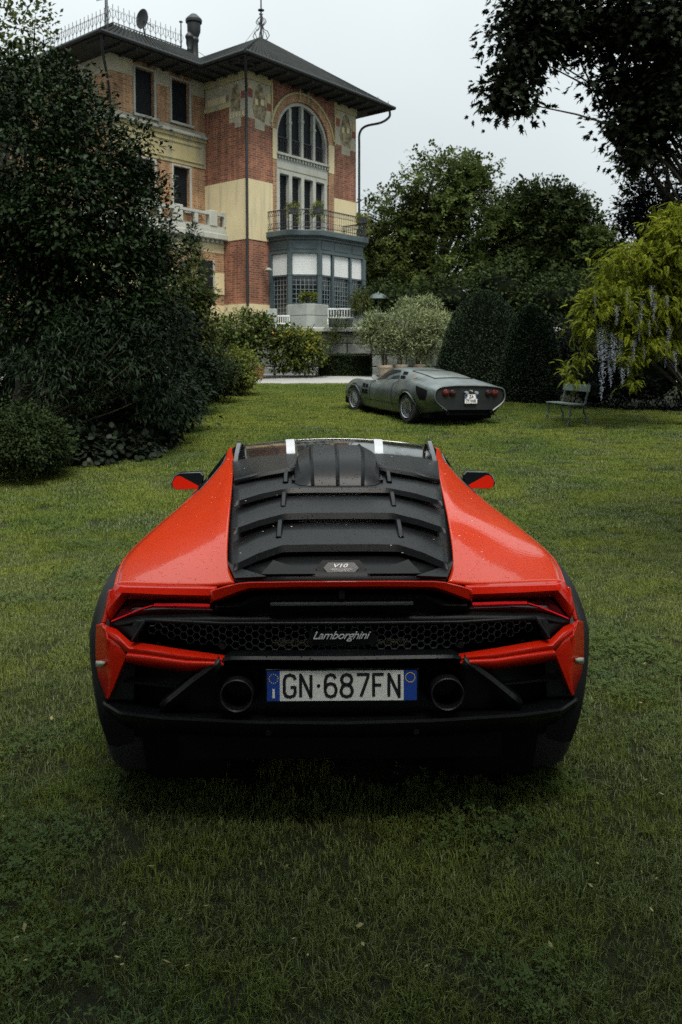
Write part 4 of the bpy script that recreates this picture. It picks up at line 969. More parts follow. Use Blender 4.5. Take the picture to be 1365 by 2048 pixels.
# ---------- clipped topiary, dark hedge
def topiary(px, Y, rpx, pyt, label, seed, p=1.0):
    b = U(px, 740, Y); g = gz(Y); H = U(px, pyt, Y).z - g; Rr = rpx * Y / F; e = empty('topiary', (b.x, Y, g), 0, label, 'topiary', 'clipped yew domes'); r = np.random.default_rng(seed)
    n = 26000; t = r.random(n) ** .9; a = r.uniform(0, 6.283, n)
    def prof(t): return np.where(t < .12, .93 + .6 * t, np.sqrt(np.clip(1 - ((t - .1) / .9) ** (1.8 * p), 0, 1)))
    rad = prof(t) * Rr * (1 + .03 * np.sin(3 * a + 5 * t) + .025 * np.sin(7 * a - 9 * t)) * r.uniform(.95, 1.015, n)
    P = np.stack([rad * np.cos(a), rad * np.sin(a), t * H], 1); D = np.stack([np.cos(a), np.sin(a), .3 + t], 1)
    leaves('foliage', P, D, .055, 'oval', LM['yew'], e, r, .7, .1)
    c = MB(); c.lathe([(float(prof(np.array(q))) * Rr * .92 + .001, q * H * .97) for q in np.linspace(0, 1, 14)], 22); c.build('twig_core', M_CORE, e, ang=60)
topiary(968, 24.5, 102, 582, 'larger clipped dark yew dome behind the grey car', 71, .72)
topiary(1062, 22.0, 60, 611, 'smaller clipped dark yew dome left of the bench', 72)
def mass(name, blobs, lm, size, nclump, per, crad, label, seed, cat='hedge', shape='oval', shell=.6, core=True, base=None):
    c = blobs[0]; e = tree(name, base or (c[0], c[1], gz(c[1])), blobs, lm, size, shape, nclump, per, crad, label, cat, seed, trunk=0, shell=shell, crown='foliage', zmin=gz(c[1]))
    if core:
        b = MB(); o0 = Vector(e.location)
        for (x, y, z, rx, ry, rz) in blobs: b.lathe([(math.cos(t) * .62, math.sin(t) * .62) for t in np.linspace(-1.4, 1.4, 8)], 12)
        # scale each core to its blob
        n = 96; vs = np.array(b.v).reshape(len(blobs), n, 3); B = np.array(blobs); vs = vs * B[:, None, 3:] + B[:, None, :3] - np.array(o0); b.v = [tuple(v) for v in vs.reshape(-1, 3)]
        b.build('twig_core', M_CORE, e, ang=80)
    return e
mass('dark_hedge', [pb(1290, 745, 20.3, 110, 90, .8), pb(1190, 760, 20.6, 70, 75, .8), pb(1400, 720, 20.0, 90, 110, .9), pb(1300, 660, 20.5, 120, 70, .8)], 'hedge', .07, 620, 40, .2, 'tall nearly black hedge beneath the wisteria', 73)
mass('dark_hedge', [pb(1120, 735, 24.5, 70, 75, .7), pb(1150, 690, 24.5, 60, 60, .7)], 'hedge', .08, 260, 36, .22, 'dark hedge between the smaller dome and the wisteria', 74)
mass('background_shrub', [pb(900, 600, 36, 60, 45, 1.2), pb(1000, 590, 37, 80, 60, 1.4), pb(1120, 610, 36, 90, 60, 1.4), pb(820, 610, 37, 60, 45, 1.2), pb(760, 600, 39, 45, 45, 1.2), pb(1230, 600, 36, 80, 80, 1.4)], 'far2', .18, 520, 30, .4, 'dark shrubbery belt under the background trees', 75, 'shrub', base=(6, 36, 3.0))
tree('pale_shrub', tuple(U(850, 640, 33)), [pb(812, 612, 33, 16, 16, .35), pb(855, 612, 33, 22, 18, .4)], 'oleander', .14, 'narrow', 80, 24, .16, 'pale bushy plants peeping over the oleanders', 'shrub', 76, trunk=0, crown='foliage', droop=-.3)

# ---------- background trees
tree('background_tree', (5.2, 50, 3.0), [pb(880, 395, 50, 92, 82, 2.4), pb(800, 470, 50, 78, 85, 2.2), pb(945, 440, 50, 58, 100, 2.0), pb(755, 520, 50, 45, 95, 1.6), pb(930, 345, 51, 35, 40, 1.0), pb(860, 555, 49, 125, 85, 2.4)],
     'far', .55, 'spray', 560, 13, .85, 'tall broad tree with sky showing through, right of the villa', 'tree', 81, trunk=.35, limbs=30, shell=.35, flat=.5)
tree('background_tree', (12.4, 52, 3.0), [pb(1085, 440, 52, 80, 66, 2.2), pb(1035, 510, 52, 68, 90, 2.2), pb(1140, 480, 52, 58, 70, 2.0), pb(1100, 570, 51, 120, 75, 2.4), pb(1010, 410, 52, 22, 30, .8)],
     'far2', .62, 'spray', 520, 20, .85, 'dark spreading tree, second background tree beside the gap of sky', 'tree', 82, trunk=.3, limbs=22, shell=.4, flat=.35)
tree('background_tree', (15.2, 50, 3.0), [pb(1190, 510, 50, 36, 62, 1.4), pb(1180, 580, 50, 55, 60, 1.5)],
     'far', .5, 'spray', 170, 18, .7, 'small background tree at the right end by the wisteria', 'tree', 83, trunk=.18, limbs=12, shell=.4, flat=.5)
tree('background_tree', (-.5, 62, 3.0), [pb(720, 560, 60, 60, 70, 2), pb(760, 590, 58, 60, 60, 2)], 'far2', .6, 'spray', 160, 18, .9, 'dark tree low behind the bay window', 'tree', 84, trunk=.2, limbs=6, shell=.4)

# ---------- right side: overhanging plane tree, evergreen, wisteria
plane = tree('plane_tree', (10.2, 18.5, gz(18.5)), [pb(1045, 95, 17, 78, 62, .8), pb(1000, 185, 16.8, 52, 32, .5), pb(1045, 215, 16.8, 22, 26, .3), pb(1120, 40, 17.2, 105, 58, 1.0), pb(1270, 40, 17.2, 130, 90, 1.3), pb(1335, 190, 17.4, 105, 95, 1.3), pb(1215, 165, 17.2, 52, 32, .5), pb(1050, 5, 17, 60, 30, .6), pb(1240, 245, 17.4, 45, 40, .6), pb(1290, 290, 17.4, 60, 50, .8), pb(1450, 60, 18, 160, 170, 2.2)],
     'plane', .155, 'maple', 900, 22, .34, 'overhanging dark plane tree branches at the top right', 'tree', 91, trunk=.35, limbs=26, shell=.2, droop=.55, flat=.8, limb=.05)
tree('evergreen_tree', (8.6, 20.0, gz(20)), [pb(1335, 400, 20, 85, 125, 1.2), pb(1285, 440, 20, 42, 70, .7), pb(1262, 335, 19.8, 18, 20, .25), pb(1258, 425, 19.8, 16, 18, .2), pb(1400, 520, 20.2, 100, 150, 1.3), pb(1300, 520, 20, 60, 50, .8)],
     'hedge', .10, 'oval', 560, 34, .22, 'dark ivy-clad evergreen behind the wisteria at the right edge', 'tree', 92, trunk=.25, limbs=10, shell=.45)
WB = [pb(1275, 535, 16.6, 90, 50, .6), pb(1345, 490, 16.6, 60, 70, .7), pb(1218, 595, 16.4, 52, 45, .5), pb(1180, 640, 16.2, 26, 42, .3), pb(1330, 600, 16.6, 70, 60, .6), pb(1250, 640, 16.4, 60, 36, .4), pb(1345, 430, 16.8, 26, 26, .3), pb(1190, 610, 16.2, 30, 28, .3), pb(1310, 690, 16.5, 60, 30, .4), pb(1250, 715, 16.4, 24, 14, .3), pb(1160, 712, 16.2, 7, 8, .1), pb(1146, 752, 16.1, 11, 7, .12), pb(1132, 740, 16.1, 5, 6, .08), pb(1258, 762, 16.4, 12, 8, .2)]
wis = tree('wisteria', (8.2, 17.6, gz(17.6)), WB, 'wisteria', .125, 'pinnate', 900, 10, .15, 'bright yellow-green wisteria with hanging pale lilac flower racemes', 'climber', 93, trunk=.08, limbs=14, shell=.4, droop=.75, flat=.8)
rr = np.random.default_rng(8); n = 230; t = rr.random(n)
P = np.stack([rr.normal(0, .045, n) * (1.1 - t), rr.normal(0, .045, n) * (1.1 - t), -t * .75], 1)
tv, tf = TPL['round']; V = []; FA = []
for q in range(n):
    a = rr.normal(0, 1, (3, 3)); Q, _ = np.linalg.qr(a); o = len(V); V += list((tv - [0, .5, 0]) @ Q.T * rr.uniform(.014, .026) + P[q]); FA += [tuple(i + o for i in f) for f in tf]
RM = np_mesh('raceme', np.array(V), np.array(FA), LM['raceme'], np.repeat(rr.random(n), len(tv)))
w0 = Vector(wis.location)
for px, py, s in ((1186, 620, .6), (1198, 640, .9), (1205, 655, 1.1), (1213, 640, 1.0), (1207, 690, 1.2), (1218, 700, .9), (1226, 665, 1.0), (1240, 670, 1.1), (1245, 700, .9), (1206, 730, 1.1), (1222, 735, .7), (1246, 735, .8), (1259, 712, .8), (1280, 625, 1.0), (1274, 640, .8), (1284, 600, .7), (1305, 570, .8), (1310, 600, .7), (1262, 600, .7), (1322, 680, .8), (1340, 650, .8), (1235, 610, .8), (1332, 700, .7), (1196, 665, .8), (1230, 700, .9), (1300, 640, .6), (1190, 590, .5), (1255, 575, .6), (1335, 590, .6), (1350, 700, .7), (1318, 625, .6), (1268, 680, .7), (1290, 690, .6), (1180, 650, .5)):
    o = link('flower_raceme', RM, None, wis); o['kind'] = 'stuff'; p = U(px, py, 15.95 + rr.uniform(-.15, .25)) - w0; o.location = p; o.scale = (s * .8, s * .8, s * rr.uniform(.55, .85)); o.rotation_euler = (rr.normal(0, .05), rr.normal(0, .05), rr.uniform(0, 6))
# unseen canopy added behind and beside the viewpoint to darken foreground and lawn edges
tree('added_shade_canopy', (6.5, -5.5, 0), [(5, -4.5, 7.2, 3.2, 2.4, 2.0), (.5, -4.2, 7.8, 3.4, 2.4, 1.9), (-4.5, -4.5, 7.4, 3.4, 2.4, 2.0), (8.5, -2.5, 6.4, 2.6, 2.6, 2.2), (2.5, -7, 4.5, 4, 1.5, 2.6), (-3.5, -7, 4.5, 4, 1.5, 2.6), (-8.5, -3.0, 6.4, 2.6, 2.6, 2.4), (0, -2.1, 7.2, 5, 2.0, 1.4), (-5.5, -1.5, 6.8, 3.4, 2.2, 1.3), (5.5, -1.5, 6.8, 3.4, 2.2, 1.3), (-9.5, 1.5, 7, 2.4, 2.4, 1.3), (9.5, 1.5, 7, 2.4, 2.4, 1.3), (5.4, 4.2, 7.2, 1.9, 2.4, 1.2), (-6.0, 3.4, 7.2, 1.9, 2.4, 1.2), (8.2, 7.5, 7.6, 1.9, 2.6, 1.3)], 'plane', .44, 'oval', 2600, 18, .6, 'unseen leafy canopy added around the viewpoint to darken the near lawn', 'tree', 95, trunk=.35, limbs=14, shell=.3)
# ================================================================== red sports car in front
Y0C = 2.90
CAR = empty('sports_car', (.004, Y0C, 0), R(1.15), 'wet orange-red sports car with black louvred engine cover, seen from behind', 'car')
def K(hw, py, Y, dz=0.0):
    """car-local point; hw is the half-width in photo pixels (positive = left side)"""
    p = U(CX, py, Y); v = (PY0 - py) / F; s = Y / (math.cos(PITCH) + math.sin(PITCH) * v)
    return Vector((-hw / F * s, Y - Y0C, p.z + dz))
def Lc(x, Y, z): return Vector((-x, Y - Y0C, z))

M_RED = mat('car_paint', (.55, .033, .003), .32, var=.07, vs=1.5, coat=.55, spec=.12, drops=.85)
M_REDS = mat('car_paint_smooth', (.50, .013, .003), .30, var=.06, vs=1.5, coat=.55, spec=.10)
M_BLK = mat('matte_black', (.0030, .0038, .0045), .40, var=.2, vs=6, bump=.05, bs=300, drops=.9, spec=.20)
M_BLKP = mat('black_plastic', (.004, .0045, .005), .48, var=.25, vs=8, bump=.06, bs=250, spec=.22)
M_BLKG = mat('gloss_black', (.006, .007, .008), .10, var=.1, drops=.4, coat=.5)
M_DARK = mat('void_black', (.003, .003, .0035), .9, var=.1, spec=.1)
M_RUB = mat('tyre_rubber', (.012, .012, .013), .8, var=.2, vs=20, bump=.2, bs=80)
M_RIM = mat('rim_dark', (.03, .03, .032), .35, metal=.8, var=.1)
M_CHROME = mat('satin_metal', (.42, .43, .45), .28, metal=1, var=.1)
M_PIPEX = mat('exhaust_steel', (.018, .018, .02), .5, metal=.7, var=.25, vs=10)
M_TAIL = mat('tail_lens', (.050, .004, .006), .08, var=.2, coat=.6)
M_TAILR = mat('tail_red', (.58, .014, .018), .15, var=.1, coat=.6)
M_WHITE = mat('white_stripe', (.42, .44, .46), .4, var=.04)
M_GLASSD = mat('car_glass', (.006, .008, .010), .04, var=.1, spec=.8)
M_GOLD = mat('gold_shield', (.62, .55, .30), .35, metal=.85, var=.35, vs=40)

# ---- body shell
rows_ = [
    [K(214, 1163, 3.02), K(262, 1168, 3.03), K(355, 1167, 3.06), K(452, 1164, 3.11), Lc(.842, 3.09, .80), Lc(.850, 3.08, .66), Lc(.842, 3.07, .47)],
    [K(226, 1122, 3.18), K(256, 1124, 3.20), K(345, 1117, 3.30), K(430, 1110, 3.42), Lc(.872, 3.40, .83), Lc(.878, 3.40, .66), Lc(.865, 3.40, .40)],
    [K(221, 1050, 3.50), K(242, 1052, 3.53), K(302, 1050, 3.72), K(362, 1050, 3.95), Lc(.893, 3.92, .84), Lc(.905, 3.92, .64), Lc(.88, 3.92, .28)],
    [K(211, 980, 4.05), K(224, 981, 4.10), K(250, 980, 4.34), K(274, 981, 4.60), Lc(.88, 4.55, .86), Lc(.895, 4.55, .60), Lc(.88, 4.55, .24)],
    [K(203, 922, 4.75), K(207, 922, 4.80), K(213, 921, 4.90), K(219, 921, 5.00), Lc(.86, 5.0, .88), Lc(.89, 5.0, .58), Lc(.88, 5.0, .24)],
    [K(199, 893, 5.25), K(200, 893, 5.28), K(203, 894, 5.31), K(206, 895, 5.35), Lc(.84, 5.42, .89), Lc(.89, 5.42, .58), Lc(.88, 5.42, .24)],
    [Lc(.50, 5.8, 1.07), Lc(.515, 5.8, 1.068), Lc(.535, 5.82, 1.06), Lc(.56, 5.85, 1.045), Lc(.83, 5.9, .87), Lc(.90, 5.9, .58), Lc(.88, 5.9, .24)],
    [Lc(.47, 6.3, .84), Lc(.54, 6.3, .845), Lc(.62, 6.3, .85), Lc(.70, 6.3, .84), Lc(.86, 6.3, .78), Lc(.92, 6.3, .56), Lc(.88, 6.3, .24)],
    [Lc(.42, 6.8, .70), Lc(.5, 6.8, .71), Lc(.6, 6.8, .72), Lc(.72, 6.8, .70), Lc(.86, 6.75, .65), Lc(.9, 6.72, .5), Lc(.86, 6.7, .22)],
    [Lc(.35, 7.2, .55), Lc(.45, 7.18, .55), Lc(.55, 7.15, .55), Lc(.64, 7.1, .54), Lc(.77, 7.02, .51), Lc(.8, 7.0, .42), Lc(.78, 6.98, .2)],
    [Lc(.28, 7.34, .36), Lc(.38, 7.32, .36), Lc(.47, 7.28, .36), Lc(.55, 7.22, .36), Lc(.66, 7.14, .35), Lc(.68, 7.12, .3), Lc(.66, 7.1, .18)],
]
NR, NC = 7, 6
A = np.array([[tuple(p) for p in r] for r in rows_])                      # rows x cols x 3
G = np.stack([cr(A[:, c], NR) for c in range(A.shape[1])], 1)             # resampled along the car
G = np.stack([lin(G[i], NC) for i in range(len(G))], 0)                   # across, creased at the feature lines
for it in range(2):
    G2 = G.copy(); G2[:, 2:-1] = G[:, 2:-1] * .5 + (G[:, 1:-2] + G[:, 3:]) * .25; G2[:, :NC] = G[:, :NC]; G = G2
WHEELS = [(3.50, .365), (6.12, .355)]
def body_part(name, c0, c1, r0, r1, m, holes=True, parent=CAR, test=None):
    for sgn in (1, -1):
        b = MB()
        vs = [(p[0] * sgn, p[1], p[2]) for r in G[r0:r1 + 1] for p in r[c0:c1 + 1]]; n = c1 - c0 + 1; fs = []
        for i in range(r1 - r0):
            for k in range(c1 - c0):
                q = (G[r0 + i, c0 + k] + G[r0 + i + 1, c0 + k + 1]) / 2
                if holes and any((q[1] + Y0C - wy) ** 2 + (q[2] - wz) ** 2 < .405 ** 2 for wy, wz in WHEELS) and abs(q[0]) > .72 and q[2] < .80: continue
                if test and not test(q): continue
                f = (i * n + k, i * n + k + 1, (i + 1) * n + k + 1, (i + 1) * n + k); fs.append(f if sgn > 0 else f[::-1])
        b.add(vs, fs)
        o = b.build(name, m, parent, ang=22); md = o.modifiers.new('solid', 'SOLIDIFY'); md.thickness = .010; md.offset = -1
    return o
nrow, ncol = G.shape[0] - 1, G.shape[1] - 1
glass_t = lambda q: 4.62 < q[1] + Y0C < 6.15
body = body_part('body_shell', 0, 3 * NC, 0, nrow, M_RED, holes=False)
body_part('body_side', 3 * NC, ncol, 0, nrow, M_RED, test=lambda q: not (glass_t(q) and q[2] > .89))
body_part('side_window', 3 * NC, 4 * NC, 3 * NR, 7 * NR, M_GLASSD, test=lambda q: glass_t(q) and q[2] > .89)

# ---- centre line: engine bay floor, roof, windscreen, bonnet
edge = G[:, 0]                                                            # inner edge of the shell, left side
def centre(name, r0, r1, m, crown=.05, dz=0.0, n=14, solid=.01):
    rows = []
    for i in range(r0, r1 + 1):
        p = edge[i]; rows.append([(p[0] * (1 - 2 * k / n), p[1], p[2] + dz + crown * (1 - (1 - 2 * k / n) ** 2)) for k in range(n + 1)])
    return MB().grid(rows).build(name, m, CAR, ang=30, solid=solid)
def row_at(Y): return int(np.argmin(np.abs(edge[:, 1] + Y0C - Y)))
cover = centre('engine_cover', 0, row_at(4.66), M_BLK, .0, -.012)
centre('roof', row_at(4.62), row_at(5.36), M_BLKG, .045, .0)
centre('windscreen', row_at(5.36), row_at(6.2), M_GLASSD, .05)
centre('bonnet', row_at(6.2), nrow, M_REDS, .03)
def roof_z(x, Y):
    i = row_at(Y); p = edge[i]; return p[2] + .045 * (1 - (x / p[0]) ** 2)

# ---- louvre slats: centre span flat, ends drop and sweep back
def slat(topy, lipy, fronty, Yr, Yl, Yf, HW, m=M_BLK, under=.05):
    """HW: half-width px stations; lists of photo rows for the rear edge, lip, front edge, with depths"""
    def line(ys, Ys, dz=0.0):
        P = [K(h, a, b_, dz) for h, a, b_ in zip(HW, ys, Ys)]; P = [Vector((0, P[0].y, P[0].z))] + P[1:]
        L2 = [P[0]] + [q for q in P[1:]]
        full = [Vector((p.x, p.y, p.z)) for p in L2[::-1]] + [Vector((-p.x, p.y, p.z)) for p in L2[1:]]
        return lin([tuple(p) for p in full], 4)
    f = line(fronty, Yf); t = line(topy, Yr); l = line(lipy, Yl); u = [(p[0] * .985, p[1] + under, p[2] + .004) for p in l]
    mid = (f + t) / 2; mid[:, 2] += .004
    rows = [f, mid, t - (t - mid) * .12, t + (l - t) * .10, t + (l - t) * .9, l, u]
    b = MB().grid([[tuple(p) for p in r] for r in rows]); return b.build('louvre_slat', m, cover, ang=28, solid=.008)
HWs = [0, 60, 116, 165, 214]
slat([1087, 1087, 1088, 1104, 1127], [1103, 1103, 1104, 1121, 1142], [1040, 1040, 1042, 1058, 1084], [3.20, 3.20, 3.195, 3.14, 3.07], [3.185, 3.185, 3.18, 3.125, 3.06], [3.54, 3.54, 3.53, 3.44, 3.32], HWs)
HWs = [0, 58, 108, 160, 212]
slat([1024, 1024, 1025, 1038, 1056], [1038, 1038, 1039, 1052, 1069], [984, 984, 986, 1000, 1020], [3.50, 3.50, 3.49, 3.42, 3.34], [3.485, 3.485, 3.475, 3.405, 3.33], [3.86, 3.86, 3.85, 3.76, 3.64], HWs)
HWs = [0, 55, 102, 156, 208]
slat([974, 974, 975, 986, 1002], [985, 985, 986, 998, 1013], [944, 944, 945, 955, 968], [3.80, 3.80, 3.79, 3.71, 3.62], [3.785, 3.785, 3.775, 3.695, 3.61], [4.17, 4.17, 4.16, 4.08, 3.98], HWs)
HWs = [0, 52, 98, 150, 206]
for s in (1, -1):   # roof panel either side of the scoop
    Dh = [(76, 933, 940, 906), (98, 936, 943, 906), (150, 945, 952, 911), (206, 960, 967, 920)]; Yd = [(4.08, 4.07, 4.72), (4.07, 4.06, 4.72), (4.02, 4.01, 4.70), (3.96, 3.95, 4.68)]
    rows = [[K(h, f_, y_[2], -.004) for (h, t_, l_, f_), y_ in zip(Dh, Yd)], [K(h, t_ - 3, y_[0] + .06) for (h, t_, l_, f_), y_ in zip(Dh, Yd)], [K(h, t_, y_[0]) for (h, t_, l_, f_), y_ in zip(Dh, Yd)], [K(h, l_, y_[1]) for (h, t_, l_, f_), y_ in zip(Dh, Yd)], [K(h, l_, y_[1] + .05, .003) for (h, t_, l_, f_), y_ in zip(Dh, Yd)]]
    MB().grid([[(s * p.x, p.y, p.z) for p in r] for r in rows]).build('roof_panel', M_BLK, cover, ang=28, solid=.006)
# longitudinal fins between the slats
for s in (1, -1):
    for (h0, y0_, Ya, h1, y1_, Yb) in ((124, 1082, 3.22, 117, 1044, 3.50), (112, 1018, 3.53, 107, 990, 3.80), (105, 968, 3.83, 101, 948, 4.08)):
        a, c = K(h0, y0_, Ya), K(h1, y1_, Yb); a = a.lerp(c, .22); w = .016
        b = MB(); q = [Vector((s * p.x, p.y, p.z)) for p in (a, c)]
        rows = []
        for p, hh in ((q[0], .002), (q[0].lerp(q[1], .25), .014), (q[0].lerp(q[1], .7), .024), (q[1], .022)):
            rows.append([(p.x - w, p.y, p.z - .01), (p.x - w * .45, p.y, p.z + hh), (p.x + w * .45, p.y, p.z + hh), (p.x + w, p.y, p.z - .01)])
        b.grid(rows).build('louvre_fin', M_BLK, cover, ang=30)
# rear wall of the engine bay with the plaque
bw = MB(); bw.grid([[tuple(K(h * t, 1108, 3.21)) for t in (1, .5, 0, -.5, -1) for h in (205,)], [tuple(K(h * t, 1135, 3.10)) for t in (1, .5, 0, -.5, -1) for h in (205,)], [tuple(K(h * t, 1162, 3.03)) for t in (1, .5, 0, -.5, -1) for h in (212,)]])
bw.build('cover_base', M_BLKP, cover, ang=20, solid=.006)
for s in (1, -1):
    b = MB().prism([(s * p.x, p.y, p.z) for p in (K(52, 1152, 3.055, .004), K(135, 1124, 3.12, .004), K(160, 1152, 3.055, .004))], (0, -.006, .006)); b.build('cover_gusset', M_BLKP, cover, ang=0)
    b = MB().prism([(s * p.x, p.y, p.z) for p in (K(226, 1132, 3.15, .012), K(212, 1142, 3.10, .010), K(150, 1160, 3.03, .006), K(212, 1163, 3.02, .006))], (0, -.004, .010)); b.build('cover_corner', M_BLK, cover, ang=0)

def text_mesh(body_, size, ext=.0006, shear=0.0, sx=1.0, bold=0.0, spacing=1.0):
    cu = bpy.data.curves.new('t', 'FONT'); cu.body = body_; cu.size = size; cu.extrude = ext; cu.shear = shear; cu.offset = bold; cu.align_x = 'CENTER'; cu.align_y = 'CENTER'; cu.space_character = spacing; cu.resolution_u = 3
    o = bpy.data.objects.new('t', cu); COL.objects.link(o); dg = bpy.context.evaluated_depsgraph_get(); dg.update()
    me = bpy.data.meshes.new_from_object(o.evaluated_get(dg)); bpy.data.objects.remove(o); bpy.data.curves.remove(cu)
    co = np.empty(len(me.vertices) * 3, np.float32); me.vertices.foreach_get('co', co); co = co.reshape(-1, 3)
    c = (co.max(0) + co.min(0)) / 2; co -= c; co[:, 0] *= sx; me.vertices.foreach_set('co', co.ravel()); me.update(); me.materials.clear(); return me
def put_text(name, s, size, at, m, parent, tilt=0.0, fit=None, **kw):
    me = text_mesh(s, size, **kw)
    if fit:
        co = np.empty(len(me.vertices) * 3, np.float32); me.vertices.foreach_get('co', co); co = co.reshape(-1, 3); e = co.max(0) - co.min(0)
        co[:, 0] *= fit[0] / e[0]; co[:, 1] *= fit[1] / e[1]; me.vertices.foreach_set('co', co.ravel()); me.update()
    o = link(name, me, m, parent); o.location = at; o.rotation_euler = (math.pi / 2 - tilt, 0, 0); return o

# plaque
pc = K(0, 1139, 3.085, .006); TI = R(35)
pq = MB(); hx = [(-.098, 0), (-.072, .032), (.072, .032), (.098, 0), (.072, -.030), (-.072, -.030)]
pq.prism([(x * .66, 0, z * .66) for x, z in hx], (0, .004, 0)); pl_ = pq.build('plaque', mat('plaque_grey', (.055, .058, .06), .4, var=.1), CAR, ang=0); pl_.location = pc; pl_.rotation_euler = (-TI, 0, 0)
bz = MB().prism([(x * .95, .004, z * 1.0) for x, z in hx], (0, .006, 0)).build('plaque_base', M_BLKP, CAR, ang=0); bz.location = pc; bz.rotation_euler = (-TI, 0, 0)
M_LET = mat('plaque_white', (.7, .72, .73), .4, var=.05)
put_text('lettering', 'V10', .03, (0, -.0015, .008), M_LET, pl_, 0, fit=(.052, .015), shear=.3, bold=.0006)
put_text('lettering', 'ORDINE DI ACCENSIONE', .01, (0, -.0015, -.006), M_LET, pl_, 0, fit=(.078, .0042))
put_text('lettering', '1 6 5 10 2 7 3 8 4 9', .01, (0, -.0015, -.0125), M_LET, pl_, 0, fit=(.060, .0042))

# ---- roof scoop
sc_rows = []
for (Y, yr, yf, yb, hr, hf, hb_w) in ((3.83, 971, 971, 970, 50, 60, 74), (3.87, 948, 955, 966, 51, 70, 85), (3.96, 920, 930, 955, 52, 77, 86), (4.12, 902, 914, 941, 52, 78, 85), (4.34, 893, 905, 926, 50, 74, 81), (4.55, 889, 900, 914, 47, 68, 76)):
    L_ = [K(hb_w, yb, Y), K(hf, yf, Y), K(hr + 3.5, yr + 2, Y), K(hr, yr - 2.2, Y), K(hr - 4, yr + 1.0, Y), K(4, yr + .6, Y), K(0, yr - 2.2, Y)]
    row = [tuple(p) for p in L_] + [(-p.x, p.y, p.z) for p in L_[-2::-1]]; sc_rows.append(row)
R3 = np.array(sc_rows); R3 = np.stack([cr(R3[:, c], 3) for c in range(R3.shape[1])], 1)
last = R3[-1].copy(); inn = last.copy(); inn[:, 1] -= .05; inn[:, 2] -= .012; inn[:, 0] *= .9
sc_ = MB().grid([[tuple(p) for p in r] for r in R3] + [[tuple(p) for p in inn]]).build('roof_scoop', M_BLK, CAR, ang=18)
# skirt of the scoop
P = [K(56, 972, 3.84, .006), K(92, 964, 3.90, .006), K(88, 950, 4.10, .004)]
for s in (1, -1): MB().prism([(s * p.x, p.y, p.z) for p in P] + [(s * P[2].x * .75, P[2].y, P[2].z), (s * P[0].x * .7, P[0].y + .05, P[0].z)], (0, 0, .006)).build('scoop_skirt', M_BLK, sc_, ang=0)

# ---- roof stripes and rails
for s in (1, -1):
    for ya, yb in ((4.78, 5.36), (4.745, 4.765), (4.71, 4.73), (4.68, 4.695)):
        rows = []
        for Y in np.linspace(ya, yb, 8 if yb - ya > .1 else 2):
            x0, x1 = 79 * (Y + .06) / F, 96 * (Y + .06) / F; rows.append([(s * x, Y - Y0C, roof_z(x, Y) + .005) for x in np.linspace(x0, x1, 4)])
        MB().grid(rows).build('roof_stripe', M_WHITE, CAR, ang=0)
    pts = []
    for t in np.linspace(0, 1, 9):
        Y = 4.62 + .66 * t; x = .545 + .02 * t; pts.append((s * x, Y - Y0C, roof_z(x, Y) - .01 + .062 * math.sin(math.pi * min(1, t * 1.05)) ** .6))
    b = MB(); rows = []
    for p in pts: rows.append([(p[0] - .011, p[1], p[2] - .014), (p[0] - .011, p[1], p[2] + .012), (p[0] + .011, p[1], p[2] + .012), (p[0] + .011, p[1], p[2] - .014), (p[0] - .011, p[1], p[2] - .014)])
    b.grid(rows)
    for t in (1, 7): b.box(pts[t][0] - .012, pts[t][0] + .012, pts[t][1] - .04, pts[t][1] + .04, roof_z(.55, pts[t][1] + Y0C) - .02, pts[t][2] - .005)
    b.build('roof_rail', M_BLKG, CAR, ang=40)

# ---- rear fascia
def sweep(h): return .15 * (abs(h) / 480.0) ** 2.4
def strip(name, lines, m, n=6, solid=.012, both=True, parent=CAR, ang=30, bevel=0, smooth_rows=False):
    """lines: polylines of (hw, photo row, depth); the strip is spanned between them, mirrored to the other side"""
    rows = [lin([tuple(K(*p)) for p in l], n) for l in lines]
    if smooth_rows: rows = [r for r in np.stack([cr([rr_[i] for rr_ in rows], 3) for i in range(len(rows[0]))], 1)]
    if all(abs(r[-1][0]) > 1e-4 for r in rows):                            # does not reach the centre line: two pieces
        for s in (1, -1): o = MB().grid([[(p[0] * s, p[1], p[2]) for p in r] for r in rows]).build(name, m, parent, ang=ang, solid=solid, bevel=bevel)
        return o
    rows = [np.concatenate([r, (r * [-1, 1, 1])[-2::-1]]) for r in rows]
    return MB().grid([[tuple(p) for p in r] for r in rows]).build(name, m, parent, ang=ang, solid=solid, bevel=bevel)
def halves(name, lines, m, **kw):
    """the same strip as two separate objects, left and right"""
    out = []
    for s in (1, -1):
        rows = [lin([tuple(K(*p)) for p in l], kw.get('n', 6)) for l in lines]
        b = MB().grid([[(p[0] * s, p[1], p[2]) for p in r] for r in rows]); out.append(b.build(name, m, kw.get('parent', CAR), ang=kw.get('ang', 30), solid=kw.get('solid', .012)))
    return out
# orange band over the lights
strip('upper_fascia', [
    [(248, 1171, 3.02), (355, 1167.5, 3.055), (446, 1164, 3.10), (460, 1180, 3.08)],
    [(250, 1176, 3.005), (355, 1174, 3.035), (440, 1172, 3.075), (465, 1200, 3.07)],
    [(252, 1190, 2.995), (355, 1187, 3.02), (436, 1183, 3.06), (469, 1222, 3.06)],
    [(255, 1203, 3.03), (350, 1200, 3.05), (427, 1196, 3.085), (462, 1241, 3.055)]], M_REDS, n=8)
strip('corner_panel', [
    [(460, 1176, 3.08), (465, 1200, 3.07), (469, 1222, 3.06), (474, 1243, 3.05)],
    [(464, 1180, 3.16), (469, 1204, 3.14), (474, 1226, 3.11), (480, 1246, 3.08)]], M_REDS, n=5)
